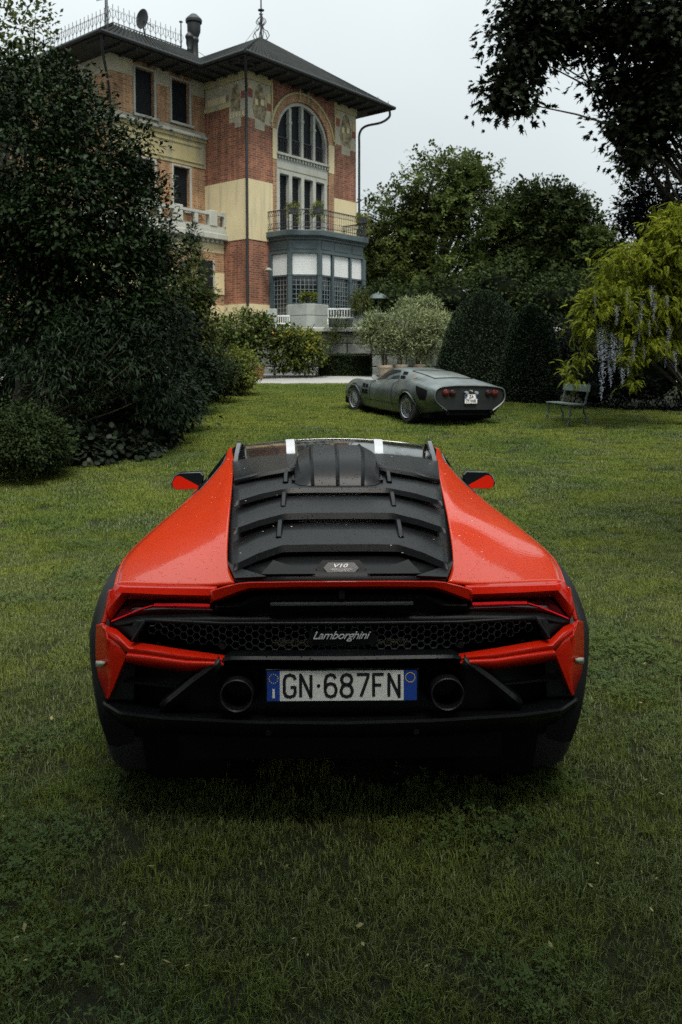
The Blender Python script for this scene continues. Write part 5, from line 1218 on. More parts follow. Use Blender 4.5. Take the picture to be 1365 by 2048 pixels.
# ducktail in the middle
wing = []
for hw, yt, yb, Yr in ((262, 1180, 1204, 2.97), (240, 1173, 1196, 2.955), (205, 1164.5, 1183, 2.935), (185, 1163, 1177, 2.93), (90, 1162, 1175, 2.925), (0, 1162, 1175, 2.925)):
    wing.append([K(hw, yt, Yr + .11, -.004), K(hw, yt, Yr + .015), K(hw, yt + 2, Yr), K(hw, yb - 2, Yr + .004), K(hw, yb, Yr + .02), K(hw, yb + 2, Yr + .10, -.012)])
wing = [[tuple(p) for p in r] for r in wing] + [[(-p.x, p.y, p.z) for p in r] for r in wing[-2::-1]]
W3 = np.array(wing); W3 = np.stack([lin(W3[:, c], 3) for c in range(W3.shape[1])], 1)
MB().grid([[tuple(p) for p in r] for r in W3]).build('ducktail', M_REDS, CAR, ang=40, solid=.006)
# black shelf below it
strip('tail_shelf', [
    [(255, 1204, 3.06), (205, 1190, 3.06), (165, 1180, 3.06), (0, 1179, 3.06)],
    [(252, 1208, 2.985), (205, 1204, 2.975), (165, 1190, 2.965), (0, 1190, 2.965)],
    [(252, 1213, 2.975), (205, 1212, 2.965), (165, 1197, 2.955), (0, 1197, 2.955)],
    [(252, 1226, 3.01), (205, 1226, 3.00), (165, 1224, 2.995), (0, 1224, 2.995)],
    [(252, 1240, 2.985), (205, 1240, 2.975), (165, 1240, 2.97), (0, 1241, 2.97)]], M_BLKP, n=6, ang=25)
strip('grille_slot', [[(168, 1180, 3.03), (0, 1179, 3.03)], [(160, 1189, 3.03), (0, 1189, 3.03)]], M_CHROME, n=3, solid=.004).data.materials[0] = mat('grey_foil', (.10, .115, .125), .35, metal=.5, var=.2)
for s in (0,): MB().box(-.010, .010, 2.94 - Y0C, 3.05 - Y0C, K(0, 1190, 2.99).z, K(0, 1174, 2.99).z).build('tail_strut', M_BLKP, CAR, ang=0)
p0, p1 = K(143, 1205, 2.945), K(143, 1211, 2.945)
MB().box(p0.x, -p0.x, p0.y - .004, p0.y + .02, p1.z, p0.z).build('brake_light', mat('brake_lens', (.05, .055, .06), .15, var=.2), CAR, ang=0, bevel=.002)
# tail lamps: dark lens with red light bars
for lens in halves('tail_light', [
    [(254, 1204, 3.035), (350, 1201, 3.06), (425, 1197, 3.095), (459, 1240, 3.065)],
    [(252, 1212, 3.02), (345, 1211, 3.045), (415, 1212, 3.08), (458, 1241, 3.062)],
    [(250, 1223, 3.01), (345, 1226, 3.04), (405, 1229, 3.06), (456, 1242, 3.060)]], M_TAIL, n=6, ang=50): pass
for s, lens in zip((1, -1), [o for o in CAR.children if o.name.startswith('tail_light')]):
    def bar(pts, w):
        b = MB(); P = [K(*p) for p in pts]; rows = [[(s * p.x, p.y - .008, p.z + w), (s * p.x, p.y - .013, p.z), (s * p.x, p.y - .008, p.z - w)] for p in P]
        b.grid([lin([tuple(q) for q in r], 1) for r in rows]).build('light_bar', M_TAILR, lens, ang=0, solid=.003)
    bar([(456, 1239, 3.062), (425, 1226, 3.07), (395, 1214, 3.06), (372, 1207, 3.055)], .0035)
    bar([(372, 1208, 3.05), (330, 1208, 3.035), (262, 1210, 3.012)], .0085)
# black band between lamps and grille
strip('rear_panel', [
    [(459, 1242, 3.055), (405, 1229, 3.05), (250, 1224, 3.005), (0, 1224, 2.99)],
    [(452, 1250, 3.04), (395, 1236, 3.0), (245, 1240, 2.965), (0, 1241, 2.955)]], M_BLKP, n=6)
strip('rear_panel', [
    [(459, 1242, 3.055), (448, 1252, 3.04), (434, 1266, 3.02), (418, 1281, 3.0)],
    [(430, 1240, 3.05), (420, 1246, 3.03), (412, 1258, 3.01), (415, 1277, 2.99)],
    [(393, 1237, 2.985), (397, 1245, 2.975), (405, 1258, 2.97), (415, 1276, 2.97)]], M_BLKP, n=4)
# bright rim of the grille
rim = MB(); P = [K(416, 1279, 2.965), K(390, 1239, 2.965), K(240, 1246, 2.935), K(0, 1247, 2.925)]
P = P + [Vector((-p.x, p.y, p.z)) for p in P[-2::-1]]
rim.tube([tuple(p) for p in lin([tuple(p) for p in P], 4)], .0075, 8); rim.build('grille_rim', M_BLK, CAR, ang=50)
# honeycomb: real walls round open cells
hx_ = MB(); hc = .0158; dxh, dzh = hc * 1.5, hc * math.sqrt(3)
gzt, gzb = K(0, 1249, 2.98).z, K(0, 1298, 2.98).z
def in_grille(x, z):
    ax = abs(x); py_t = 1249 if ax < .42 else np.interp(ax, [.42, .66], [1249, 1240]); q = K(0, 1249, 2.98)
    zt = K(0, float(np.interp(ax, [0, .42, .69], [1250, 1249, 1242])), 2.98).z; zb = K(0, float(np.interp(ax, [0, .40, .70], [1300, 1302, 1276])), 2.98).z
    return ax < .700 - max(0, (z - zb)) * .35 and zb + .004 < z < zt - .003
yg = lambda x: .085 + .10 * (abs(x) / .8) ** 2.2
segs = set(); K6 = [(hc * math.cos(a), hc * math.sin(a)) for a in np.arange(6) * math.pi / 3]
for i in range(-32, 33):
    for k in range(-2, 14):
        cx, cz = i * dxh, gzb - .02 + k * dzh + (dzh / 2 if i % 2 else 0)
        if not in_grille(cx, cz): continue
        for q in range(6):
            a = (round(cx + K6[q][0], 4), round(cz + K6[q][1], 4)); c = (round(cx + K6[(q + 1) % 6][0], 4), round(cz + K6[(q + 1) % 6][1], 4)); segs.add(tuple(sorted((a, c))))
for a, c in segs:
    A_, C_ = Vector((a[0], yg(a[0]), a[1])), Vector((c[0], yg(c[0]), c[1])); d = (C_ - A_).normalized(); nn = Vector((-d.z, 0, d.x)) * .0011; dd = Vector((0, .012, 0))
    hx_.add([A_ - nn, A_ + nn, C_ + nn, C_ - nn, A_ - nn + dd, A_ + nn + dd, C_ + nn + dd, C_ - nn + dd], [(0, 1, 2, 3), (0, 3, 7, 4), (1, 5, 6, 2)])
hx_.build('grille_mesh', mat('mesh_grey', (.085, .092, .10), .45, metal=.3, var=.15), CAR, ang=0)
# what lies behind the mesh
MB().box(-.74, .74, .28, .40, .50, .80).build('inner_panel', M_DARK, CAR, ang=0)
for x0, x1 in ((-.245, -.10), (-.06, .06), (.105, .245)): MB().box(x0, x1, .15, .17, K(0, 1292, 3.05).z, K(0, 1279, 3.05).z).build('heat_shield', M_GOLD, CAR, ang=0)
MB().prism([(x, .075, z) for x, z in ((-.115, K(0, 1289, 2.98).z), (.118, K(0, 1289, 2.98).z), (.128, K(0, 1272, 2.98).z), (.10, K(0, 1261, 2.98).z), (-.115, K(0, 1261, 2.98).z))], (0, .008, 0)).build('badge_plate', M_BLKP, CAR, ang=0)
put_text('script_lettering', 'Lamborghini', .03, K(0, 1273, 2.97), mat('script_silver', (.50, .52, .54), .35, var=.1), CAR, 0, fit=(.205, .036), shear=.45, ext=.002, spacing=.9)
for h in (365, -365, 238, -238):
    q = K(h, 1290 if abs(h) < 300 else 1288, 2.96 + .05 * (abs(h) > 300)); MB().lathe([(.011, 0), (.011, .012), (.006, .016)], 10, (q.x, q.y - .012, q.z), axis='y').build('parking_sensor', M_PIPEX, CAR, ang=40)

# ---- orange bumper arms and side wedges
strip('bumper_arm', [
    [(478, 1244, 3.045), (447, 1256, 3.03), (420, 1281, 2.985), (395, 1284, 2.975), (310, 1298, 2.94), (234, 1309, 2.915)],
    [(472, 1254, 3.02), (446, 1272, 3.0), (424, 1294, 2.955), (392, 1297, 2.945), (310, 1310, 2.91), (235, 1318, 2.89)],
    [(465, 1272, 3.005), (444, 1288, 2.985), (427, 1303, 2.955), (392, 1307, 2.94), (310, 1319, 2.905), (236, 1322, 2.89)]], M_REDS, n=5, ang=28)
strip('bumper_arm_face', [
    [(427, 1303, 2.955), (392, 1307, 2.94), (310, 1319, 2.905), (236, 1322, 2.89)],
    [(428, 1316, 2.985), (392, 1325, 2.975), (300, 1338, 2.95), (238, 1328, 2.92)]], M_REDS, n=5)
strip('side_wedge', [
    [(487, 1246, 3.07), (489, 1275, 3.065), (489, 1310, 3.06), (484, 1350, 3.055), (470, 1393, 3.05)],
    [(478, 1244, 3.045), (466, 1272, 3.005), (452, 1305, 2.985), (458, 1350, 2.99), (466, 1394, 3.0)],
    [(465, 1272, 3.005), (444, 1288, 2.985), (428, 1306, 2.965), (447, 1352, 2.985), (464, 1395, 3.0)],
    [(462, 1274, 3.02), (440, 1292, 3.02), (422, 1310, 3.02), (442, 1354, 3.02), (461, 1396, 3.03)]], M_REDS, n=5, ang=25)
halves('side_reflector', [[(489, 1319, 3.052), (481, 1319, 3.035), (473, 1321, 3.01)], [(489, 1330, 3.052), (481, 1331, 3.035), (474, 1327, 3.012)]], mat('reflector_white', (.36, .37, .30), .3, var=.05), n=2, solid=.006)

# ---- black lower bumper
strip('bumper_beam', [
    [(236, 1309, 2.94), (220, 1300, 2.93), (0, 1299, 2.92)],
    [(238, 1315, 2.895), (222, 1311, 2.885), (0, 1313, 2.875)],
    [(240, 1321, 2.885), (222, 1318, 2.875), (0, 1320, 2.865)],
    [(238, 1332, 2.92), (220, 1330, 2.92), (0, 1331, 2.915)]], M_BLK, n=6, ang=28)
for s in (1, -1):
    P = [(244, 1326, 2.885), (300, 1367, 2.90), (361, 1417, 2.925)]
    b = MB(); rows = []
    for p in lin([tuple(K(*q)) for q in P], 3): rows.append([(s * (p[0] - .006), p[1] + .05, p[2] + .022), (s * (p[0] - .006), p[1] + .008, p[2] + .018), (s * p[0], p[1] - .006, p[2] + .006), (s * (p[0] + .012), p[1] + .004, p[2] - .014), (s * (p[0] + .012), p[1] + .06, p[2] - .018)])
    b.grid(rows).build('diffuser_strut', M_BLK, CAR, ang=35, solid=.008)
strip('rear_lip', [
    [(462, 1392, 3.06), (430, 1398, 3.05), (361, 1412, 3.0), (180, 1424, 2.97), (0, 1426, 2.965)],
    [(474, 1399, 3.02), (442, 1420, 2.94), (361, 1430, 2.895), (180, 1440, 2.855), (0, 1443, 2.845)],
    [(476, 1404, 3.015), (443, 1425, 2.935), (361, 1436, 2.89), (180, 1446, 2.85), (0, 1449, 2.84)],
    [(474, 1412, 3.03), (441, 1434, 2.955), (361, 1446, 2.91), (180, 1457, 2.87), (0, 1460, 2.86)],
    [(462, 1432, 3.10), (430, 1452, 3.06), (361, 1464, 3.03), (180, 1474, 3.0), (0, 1476, 2.99)]], M_BLK, n=6, ang=28)
for h in (148, -148):
    q = K(h, 1464, 2.86); MB().lathe([(.009, 0), (.009, .006), (.007, .006), (.007, .0)], 12, (q.x, q.y - .006, q.z), axis='y').build('tow_cap', M_PIPEX, CAR, ang=30)
# recessed panel behind plate and tail pipes, side vents with one slat
MB().grid([[tuple(K(h, y, Y)) for h in (245, 120, 0, -120, -245)] for y, Y in ((1325, 2.93), (1345, 2.985), (1425, 2.985))]).build('plate_panel', M_BLKP, CAR, ang=0, solid=.01)
for s in (1, -1):
    b = MB().grid([[(s * p.x, p.y, p.z) for p in (K(440, y, 3.13), K(340, y, 3.08), K(236, y, 3.02))] for y in (1300, 1360, 1425)]); b.build('vent_panel', M_DARK, CAR, ang=0, solid=.01)
    P = [K(434, 1360, 3.03), K(400, 1364, 3.01), (K(310, 1373, 2.955))]
    rows = [[(s * p.x, p.y, p.z + .003), (s * p.x, p.y - .004, p.z), (s * p.x, p.y + .09, p.z - .006)] for p in P]
    MB().grid(rows).build('vent_slat', M_BLK, CAR, ang=0, solid=.004)
    q = K(s * 211, 1390, 2.86)
    MB().lathe([(.0545, .16), (.0565, .0), (.0575, -.004), (.055, -.007), (.051, -.003), (.0495, .01), (.0495, .155), (.0, .156)], 30, (q.x, q.y, q.z), axis='y').build('tail_pipe', M_PIPEX, CAR, ang=35)
    MB().lathe([(.080, .16), (.080, .10), (.068, .09), (.066, .15)], 24, (q.x, q.y, q.z), axis='y').build('pipe_surround', M_BLKP, CAR, ang=35)

# ---- number plate
pc = K(0, 1371.5, 2.885); PW, PH = .520, .110; sc = (308 / F * 2.945) / .535
pb_ = MB().box(-.2675, .2675, .004, .016, -.0585, .0585).build('plate_holder', M_BLKG, CAR, ang=0, bevel=.004); pb_.location = pc; pb_.scale = (sc, 1, sc); pb_.rotation_euler = (R(-4), 0, 0)
M_PW = mat('plate_white', (.70, .71, .68), .35, var=.05, vs=8); M_PB = mat('plate_blue', (.010, .050, .30), .35, var=.1); M_INK = mat('plate_ink', (.008, .008, .010), .4, var=.1)
def on_plate(name, x0, x1, z0, z1, y, m): return MB().box(x0, x1, y, y + .003, z0, z1).build(name, m, pb_, ang=0)
on_plate('plate_face', -.2170, .2140, -.052, .052, .0, M_PW); on_plate('blue_band', -.2610, -.2172, -.052, .052, .0005, M_PB); on_plate('blue_band', .2142, .2600, -.052, .052, .0005, M_PB)
# characters GN 687FN in stroke lettering
STROKE = {'G': [[(.92, .78), (.82, .94), (.5, 1), (.18, .94), (.06, .78), (.06, .22), (.18, .06), (.5, 0), (.82, .06), (.92, .22), (.92, .44), (.55, .44)]],
          'N': [[(.08, 0), (.08, 1), (.90, 0), (.90, 1)]],
          '6': [[(.88, .82), (.75, .96), (.5, 1), (.2, .93), (.07, .72), (.07, .24), (.2, .06), (.5, 0), (.8, .06), (.93, .24), (.93, .36), (.8, .54), (.5, .6), (.2, .54), (.07, .36)]],
          '8': [[(.5, .54), (.2, .6), (.1, .74), (.1, .82), (.22, .95), (.5, 1), (.78, .95), (.9, .82), (.9, .74), (.8, .6), (.5, .54), (.18, .47), (.06, .3), (.06, .2), (.2, .05), (.5, 0), (.8, .05), (.94, .2), (.94, .3), (.82, .47), (.5, .54)]],
          '7': [[(.04, 1), (.94, 1), (.9, .86), (.36, 0)]],
          'F': [[(.1, 0), (.1, 1), (.94, 1)], [(.1, .52), (.74, .52)]]}
def glyph(ch, x0, w, h, zc, wd, parent, m, y=-.0012):
    b = MB()
    for pl_s in STROKE[ch]:
        P = [Vector((x0 + px_ * w, y, zc + (pz_ - .5) * h)) for px_, pz_ in pl_s]
        for i in range(len(P) - 1):
            d = (P[i + 1] - P[i]).normalized(); nn = Vector((-d.z, 0, d.x)) * wd / 2; b.prism([P[i] + nn, P[i + 1] + nn, P[i + 1] - nn, P[i] - nn], (0, .0014, 0))
        for i in range(1, len(P) - 1): b.prism([P[i] + Vector((math.cos(a), 0, math.sin(a))) * wd / 2 - Vector((0, .0002, 0)) for a in np.arange(10) * math.pi / 5], (0, .0012, 0))
    return b.build('character', m, parent, ang=0)
x = -.2040
for ch_, w in (('G', .044), ('N', .044), (None, .022), ('6', .044), ('8', .044), ('7', .044), ('F', .042), ('N', .044)):
    if ch_: glyph(ch_, x, w, .077, .0, .0105, pb_, M_INK); x += w + .0118
    else:
        MB().lathe([(.0060, -.0014), (.0060, .0005), (.0042, .0005), (.0042, -.0014)], 14, (x + .010, 0, 0), axis='y').build('seal', M_INK, pb_, ang=30); x += .0300
MB().box(-.2425, -.2345, -.0012, .001, -.042, -.010).build('country_letter', M_PW, pb_, ang=0)
M_STAR = mat('plate_yellow', (.75, .55, .04), .4, var=.05)
for k in range(12):
    a = k * math.pi / 6; MB().lathe([(.0019, -.0010), (.0019, .001)], 5, (-.2390 + .0155 * math.cos(a), 0, .025 + .0155 * math.sin(a)), axis='y').build('star', M_STAR, pb_, ang=0)
MB().tube([(.2372 + .0165 * math.cos(a), 0, .027 + .0165 * math.sin(a)) for a in np.linspace(0, 2 * math.pi, 29)], .0010, 5).build('ring', M_STAR, pb_, ang=0)

# ---- wheels and black arch flares
def wheel(parent, x, Y, z, r, w, s):
    t = MB().lathe([(r * .66, -w / 2), (r * .90, -w / 2), (r * .97, -w / 2 + .02), (r, -w / 2 + .05), (r, w / 2 - .05), (r * .97, w / 2 - .02), (r * .90, w / 2), (r * .66, w / 2)], 36, (0, 0, 0), axis='x')
    wo_ = empty('wheel', (s * x, Y - Y0C, z)); wo_.parent = parent
    o = t.build('tyre', M_RUB, wo_, ang=40)
    rb_ = MB()
    for k in range(10):
        a = k * math.pi / 5
        for da in (-.07, .07): rb_.tube([(s * (w / 2 - .04), .05 * math.cos(a), .05 * math.sin(a)), (s * (w / 2 - .02), r * .66 * math.cos(a + da), r * .66 * math.sin(a + da))], .014, 5)
    rb_.lathe([(r * .66, -w / 2 + .01), (r * .67, w / 2 - .01), (r * .63, w / 2 - .02), (r * .62, -w / 2 + .02)], 30, (0, 0, 0), axis='x'); rb_.lathe([(.06, -.03), (.06, .03)], 14, (s * (w / 2 - .06), 0, 0), axis='x')
    rb_.build('rim', M_RIM, wo_, ang=40)
    for k in range(46):
        pass
    return wo_
for s in (-1, 1):
    wheel(CAR, .745, 3.50, .365, .365, .31, s); wheel(CAR, .765, 6.12, .355, .355, .25, s)
    for (wy, wz), rr_, xo in zip(WHEELS, (.405, .39), (.947, .945)):
        rows = []
        for k in range(37):
            a = R(-20) + R(212) * k / 36; c, sn = math.cos(a), math.sin(a)
            top = max(0.0, sn); xo2 = xo - .012 * top ** 6 - .060 * min(1.0, max(0.0, (a - R(140)) / R(40))) - .12 * max(0.0, -sn)
            prof = [(.76, rr_ + .035), (xo2 - .045, rr_ + .062), (xo2 - .012, rr_ + .052), (xo2, rr_ + .030), (xo2, rr_ + .006), (xo2 - .03, rr_ - .012), (.76, rr_ - .012)]
            rows.append([(s * x_, wy - Y0C + q * c, wz + q * sn) for x_, q in prof])
        MB().grid(rows).build('arch_flare', M_BLKP, CAR, ang=40)
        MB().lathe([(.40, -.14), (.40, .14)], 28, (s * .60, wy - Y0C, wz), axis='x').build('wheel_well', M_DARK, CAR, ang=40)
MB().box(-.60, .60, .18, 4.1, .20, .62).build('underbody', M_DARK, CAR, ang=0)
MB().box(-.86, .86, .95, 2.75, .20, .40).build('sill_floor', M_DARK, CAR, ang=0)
for x in (-.42, -.2, .2, .42): MB().prism([(x, .10, .36), (x, .10, .46), (x, .5, .46), (x, .5, .25)], (.008, 0, 0)).build('diffuser_fin', M_BLKP, CAR, ang=0)

# ---- door mirrors
for s in (1, -1):
    c = Lc(.935, 5.42, U(CX, 962, 5.42).z); c.x *= s
    out = [(-.108, -.010), (-.085, .038), (-.050, .056), (.085, .060), (.105, .040), (.100, -.012), (.070, -.052), (-.070, -.056), (-.098, -.040)]
    rows = []
    for dy, g in ((.0, .93), (.012, 1.0), (.06, .98), (.11, .80), (.14, .45)): rows.append([(s * x_ * g, dy, z_ * g) for x_, z_ in out + out[:1]])
    mo = empty('mirror', c); mo.parent = CAR
    h_ = MB().grid(rows).build('mirror_housing', M_BLKG, mo, ang=35)
    MB().prism([(s * x_ * .92, -.002, z_ * .92) for x_, z_ in out], (0, .006, 0)).build('mirror_glass', M_GLASSD, mo, ang=0)
    MB().prism([(s * x_, -.006, z_) for x_, z_ in ((-.094, -.008), (-.072, .032), (-.045, .036), (.075, -.030), (.062, -.046), (-.066, -.050), (-.088, -.036))], (0, .003, 0)).build('mirror_reflection', M_REDS, mo, ang=0)  # car body's reflection in the mirror, put in as a red panel
    MB().prism([(s * .08, .03, -.02), (s * .08, .09, -.02), (s * .19, .10, -.06), (s * .19, .05, -.06)], (0, 0, .022)).build('mirror_arm', M_BLKG, mo, ang=0)

# ---- petals and leaf bits stuck to the wet cover
pt = MB(); r9 = np.random.default_rng(12)
for q in range(60):
    Y = r9.uniform(3.1, 4.9); i = row_at(Y); x = r9.uniform(-.62, .62); z = edge[i][2] + (.058 if abs(x) < .5 else .012); sz = r9.uniform(.002, .0055); a = r9.uniform(0, 6)
    pt.add([(x + sz * math.cos(a + k * 1.57), Y - Y0C + sz * math.sin(a + k * 1.57), z + .004) for k in range(4)], [(0, 1, 2, 3)])
po = pt.build('stuck_petals', mat('petal', (.6, .52, .4), .6, var=.4, vs=30), CAR, ang=0); po['kind'] = 'stuff'

MB().grid([[tuple(K(h, 1455, 3.08)) for h in (440, 220, 0, -220, -440)], [tuple(Lc(x_, 3.2, .20)) for x_ in (.62, .31, 0, -.31, -.62)]]).build('rear_valance', M_DARK, CAR, ang=0, solid=.01)
# ================================================================== grey vintage coupe
GX, GYY = None, 17.3
q_ = U(925, 840, 17.0)
GC = empty('vintage_coupe', (q_.x + .13, 16.95, gz(17.3) - .02), R(24.5), 'weathered bare-metal grey vintage coupe parked on the lawn before the topiary', 'car')
GC.scale = (1.05, 1.05, .955)
GC.rotation_euler[0] = R(2.6) * math.cos(R(24.5)); GC.rotation_euler[1] = -R(2.6) * math.sin(R(24.5)) * -1
M_ALU = mat('bare_aluminium', (.175, .205, .198), .32, metal=.85, var=.35, vs=2.2, bump=.05, bs=30, dirt=((.12, .14, .13), 2.6, .54))
M_VWHITE = mat('vintage_wheel', (.50, .54, .56), .35, metal=.6, var=.15)
M_VGLASS = mat('vintage_glass', (.012, .016, .016), .08, var=.2, spec=.6)
M_VHATCH = mat('hatch_glass', (.15, .17, .165), .22, var=.2, vs=2, metal=.2)  # grey of the reflected sky put into the glass colour
M_VDARK = mat('vent_dark', (.004, .004, .005), .8, spec=.08)
ST = [  # y, then (x, z): sill, wide, fender, belt, roof edge, centre
    (0.00, (.52, .36), (.755, .55), (.775, .72), (.70, .825), (.42, .868), (0, .880)),
    (.10, (.66, .32), (.81, .56), (.80, .76), (.715, .845), (.44, .880), (0, .89)),
    (.50, (.70, .25), (.862, .56), (.835, .84), (.715, .900), (.47, .958), (0, .980)),
    (.95, (.74, .21), (.878, .54), (.825, .885), (.66, .920), (.485, 1.03), (0, 1.06)),
    (1.45, (.76, .18), (.845, .50), (.805, .80), (.665, .890), (.50, 1.085), (0, 1.11)),
    (1.95, (.76, .17), (.825, .50), (.80, .755), (.69, .845), (.505, 1.115), (0, 1.14)),
    (2.35, (.76, .17), (.825, .50), (.80, .745), (.70, .820), (.49, 1.085), (0, 1.12)),
    (2.85, (.76, .18), (.83, .50), (.80, .745), (.68, .800), (.50, .835), (0, .855)),
    (3.35, (.74, .20), (.85, .52), (.785, .795), (.62, .790), (.40, .775), (0, .775)),
    (3.80, (.70, .22), (.81, .50), (.715, .735), (.56, .720), (.36, .700), (0, .70)),
    (4.15, (.62, .24), (.70, .44), (.62, .60), (.48, .60), (.30, .595), (0, .595)),
    (4.30, (.50, .28), (.56, .40), (.50, .50), (.40, .50), (.25, .50), (0, .50)),
]
SA = np.array([[(x, s[0], z) for x, z in s[1:]] for s in ST]); NS = 7
SG = np.stack([cr(SA[:, c], NS) for c in range(6)], 1); SGF = np.stack([cr(SG[i], 6) for i in range(len(SG))], 0)   # rows (length) x cols (sill -> centre)
VW = [(.95, .325), (3.38, .315)]
def surf(y, c, off=0.0):
    """point on the loft; c in 0..5 runs sill -> centre, off pushes outwards"""
    i = int(np.clip(np.searchsorted(SGF[:, 0, 1], y) - 1, 0, len(SGF) - 2)); t = (y - SGF[i, 0, 1]) / (SGF[i + 1, 0, 1] - SGF[i, 0, 1]); k = min(int(c * 6), SGF.shape[1] - 2); u = c * 6 - k
    f = lambda i_, k_: SGF[i_, k_]
    p = (1 - t) * ((1 - u) * f(i, k) + u * f(i, k + 1)) + t * ((1 - u) * f(i + 1, k) + u * f(i + 1, k + 1))
    du = f(i, k + 1) - f(i, k); dv = f(i + 1, k) - f(i, k); n = np.cross(du, dv); n /= np.linalg.norm(n) + 1e-9
    if n[0] < 0 and c < 4 or (c >= 4 and n[2] < 0): n = -n
    return p + n * off
b = MB(); full = [[(-p[0], p[1], p[2]) for p in r] + [tuple(p) for p in r[-2::-1]] for r in SGF]; n = len(full[0]); vs = [p for r in full for p in r]; fs = []
for i in range(len(full) - 1):
    for k in range(n - 1):
        m_ = (np.array(full[i][k]) + np.array(full[i + 1][k + 1])) / 2
        if abs(m_[0]) > .62 and any((m_[1] - wy) ** 2 + (m_[2] - wz) ** 2 < .345 ** 2 for wy, wz in VW): continue
        fs.append((i * n + k, i * n + k + 1, (i + 1) * n + k + 1, (i + 1) * n + k))
b.add(vs, fs); b.build('body', M_ALU, GC, ang=60, solid=.012)
# flat cut-off tail panel with rolled lip
tail = [(x * .95, .02, .60 + (z - .60) * .94) for x, y, z in full[0]]
MB().add(tail, [tuple(range(len(tail)))]).build('tail_panel', mat('tail_metal_shaded', (.022, .026, .026), .5, metal=.5, var=.3, vs=3), GC, ang=0, solid=.01)  # shade on the tail put in as a darker colour than the body
MB().tube([(p[0], .0, p[2]) for p in full[0]], .018, 6).build('tail_lip', mat('lip_metal', (.09, .105, .10), .5, metal=.4, var=.2), GC, ang=60)
MB().box(-.6, .6, .06, .5, .26, .42).build('rear_valance', M_VDARK, GC, ang=0)
MB().box(-.70, .70, .3, 4.1, .16, .45).build('underbody', M_VDARK, GC, ang=0)
def patch(name, ys_, cs, m, off=.006, s=-1, sub=5):
    """overlay following the body: quads between two y-lines given as (y, c) corner lists"""
    rows = []
    for t in np.linspace(0, 1, sub + 1):
        row = []
        for (y0_, y1_), c in zip(ys_, cs): p = surf(y0_ + (y1_ - y0_) * t, c, off); row.append((s * p[0], p[1], p[2]))
        rows.append(row)
    return MB().grid(rows).build(name, m, GC, ang=40)
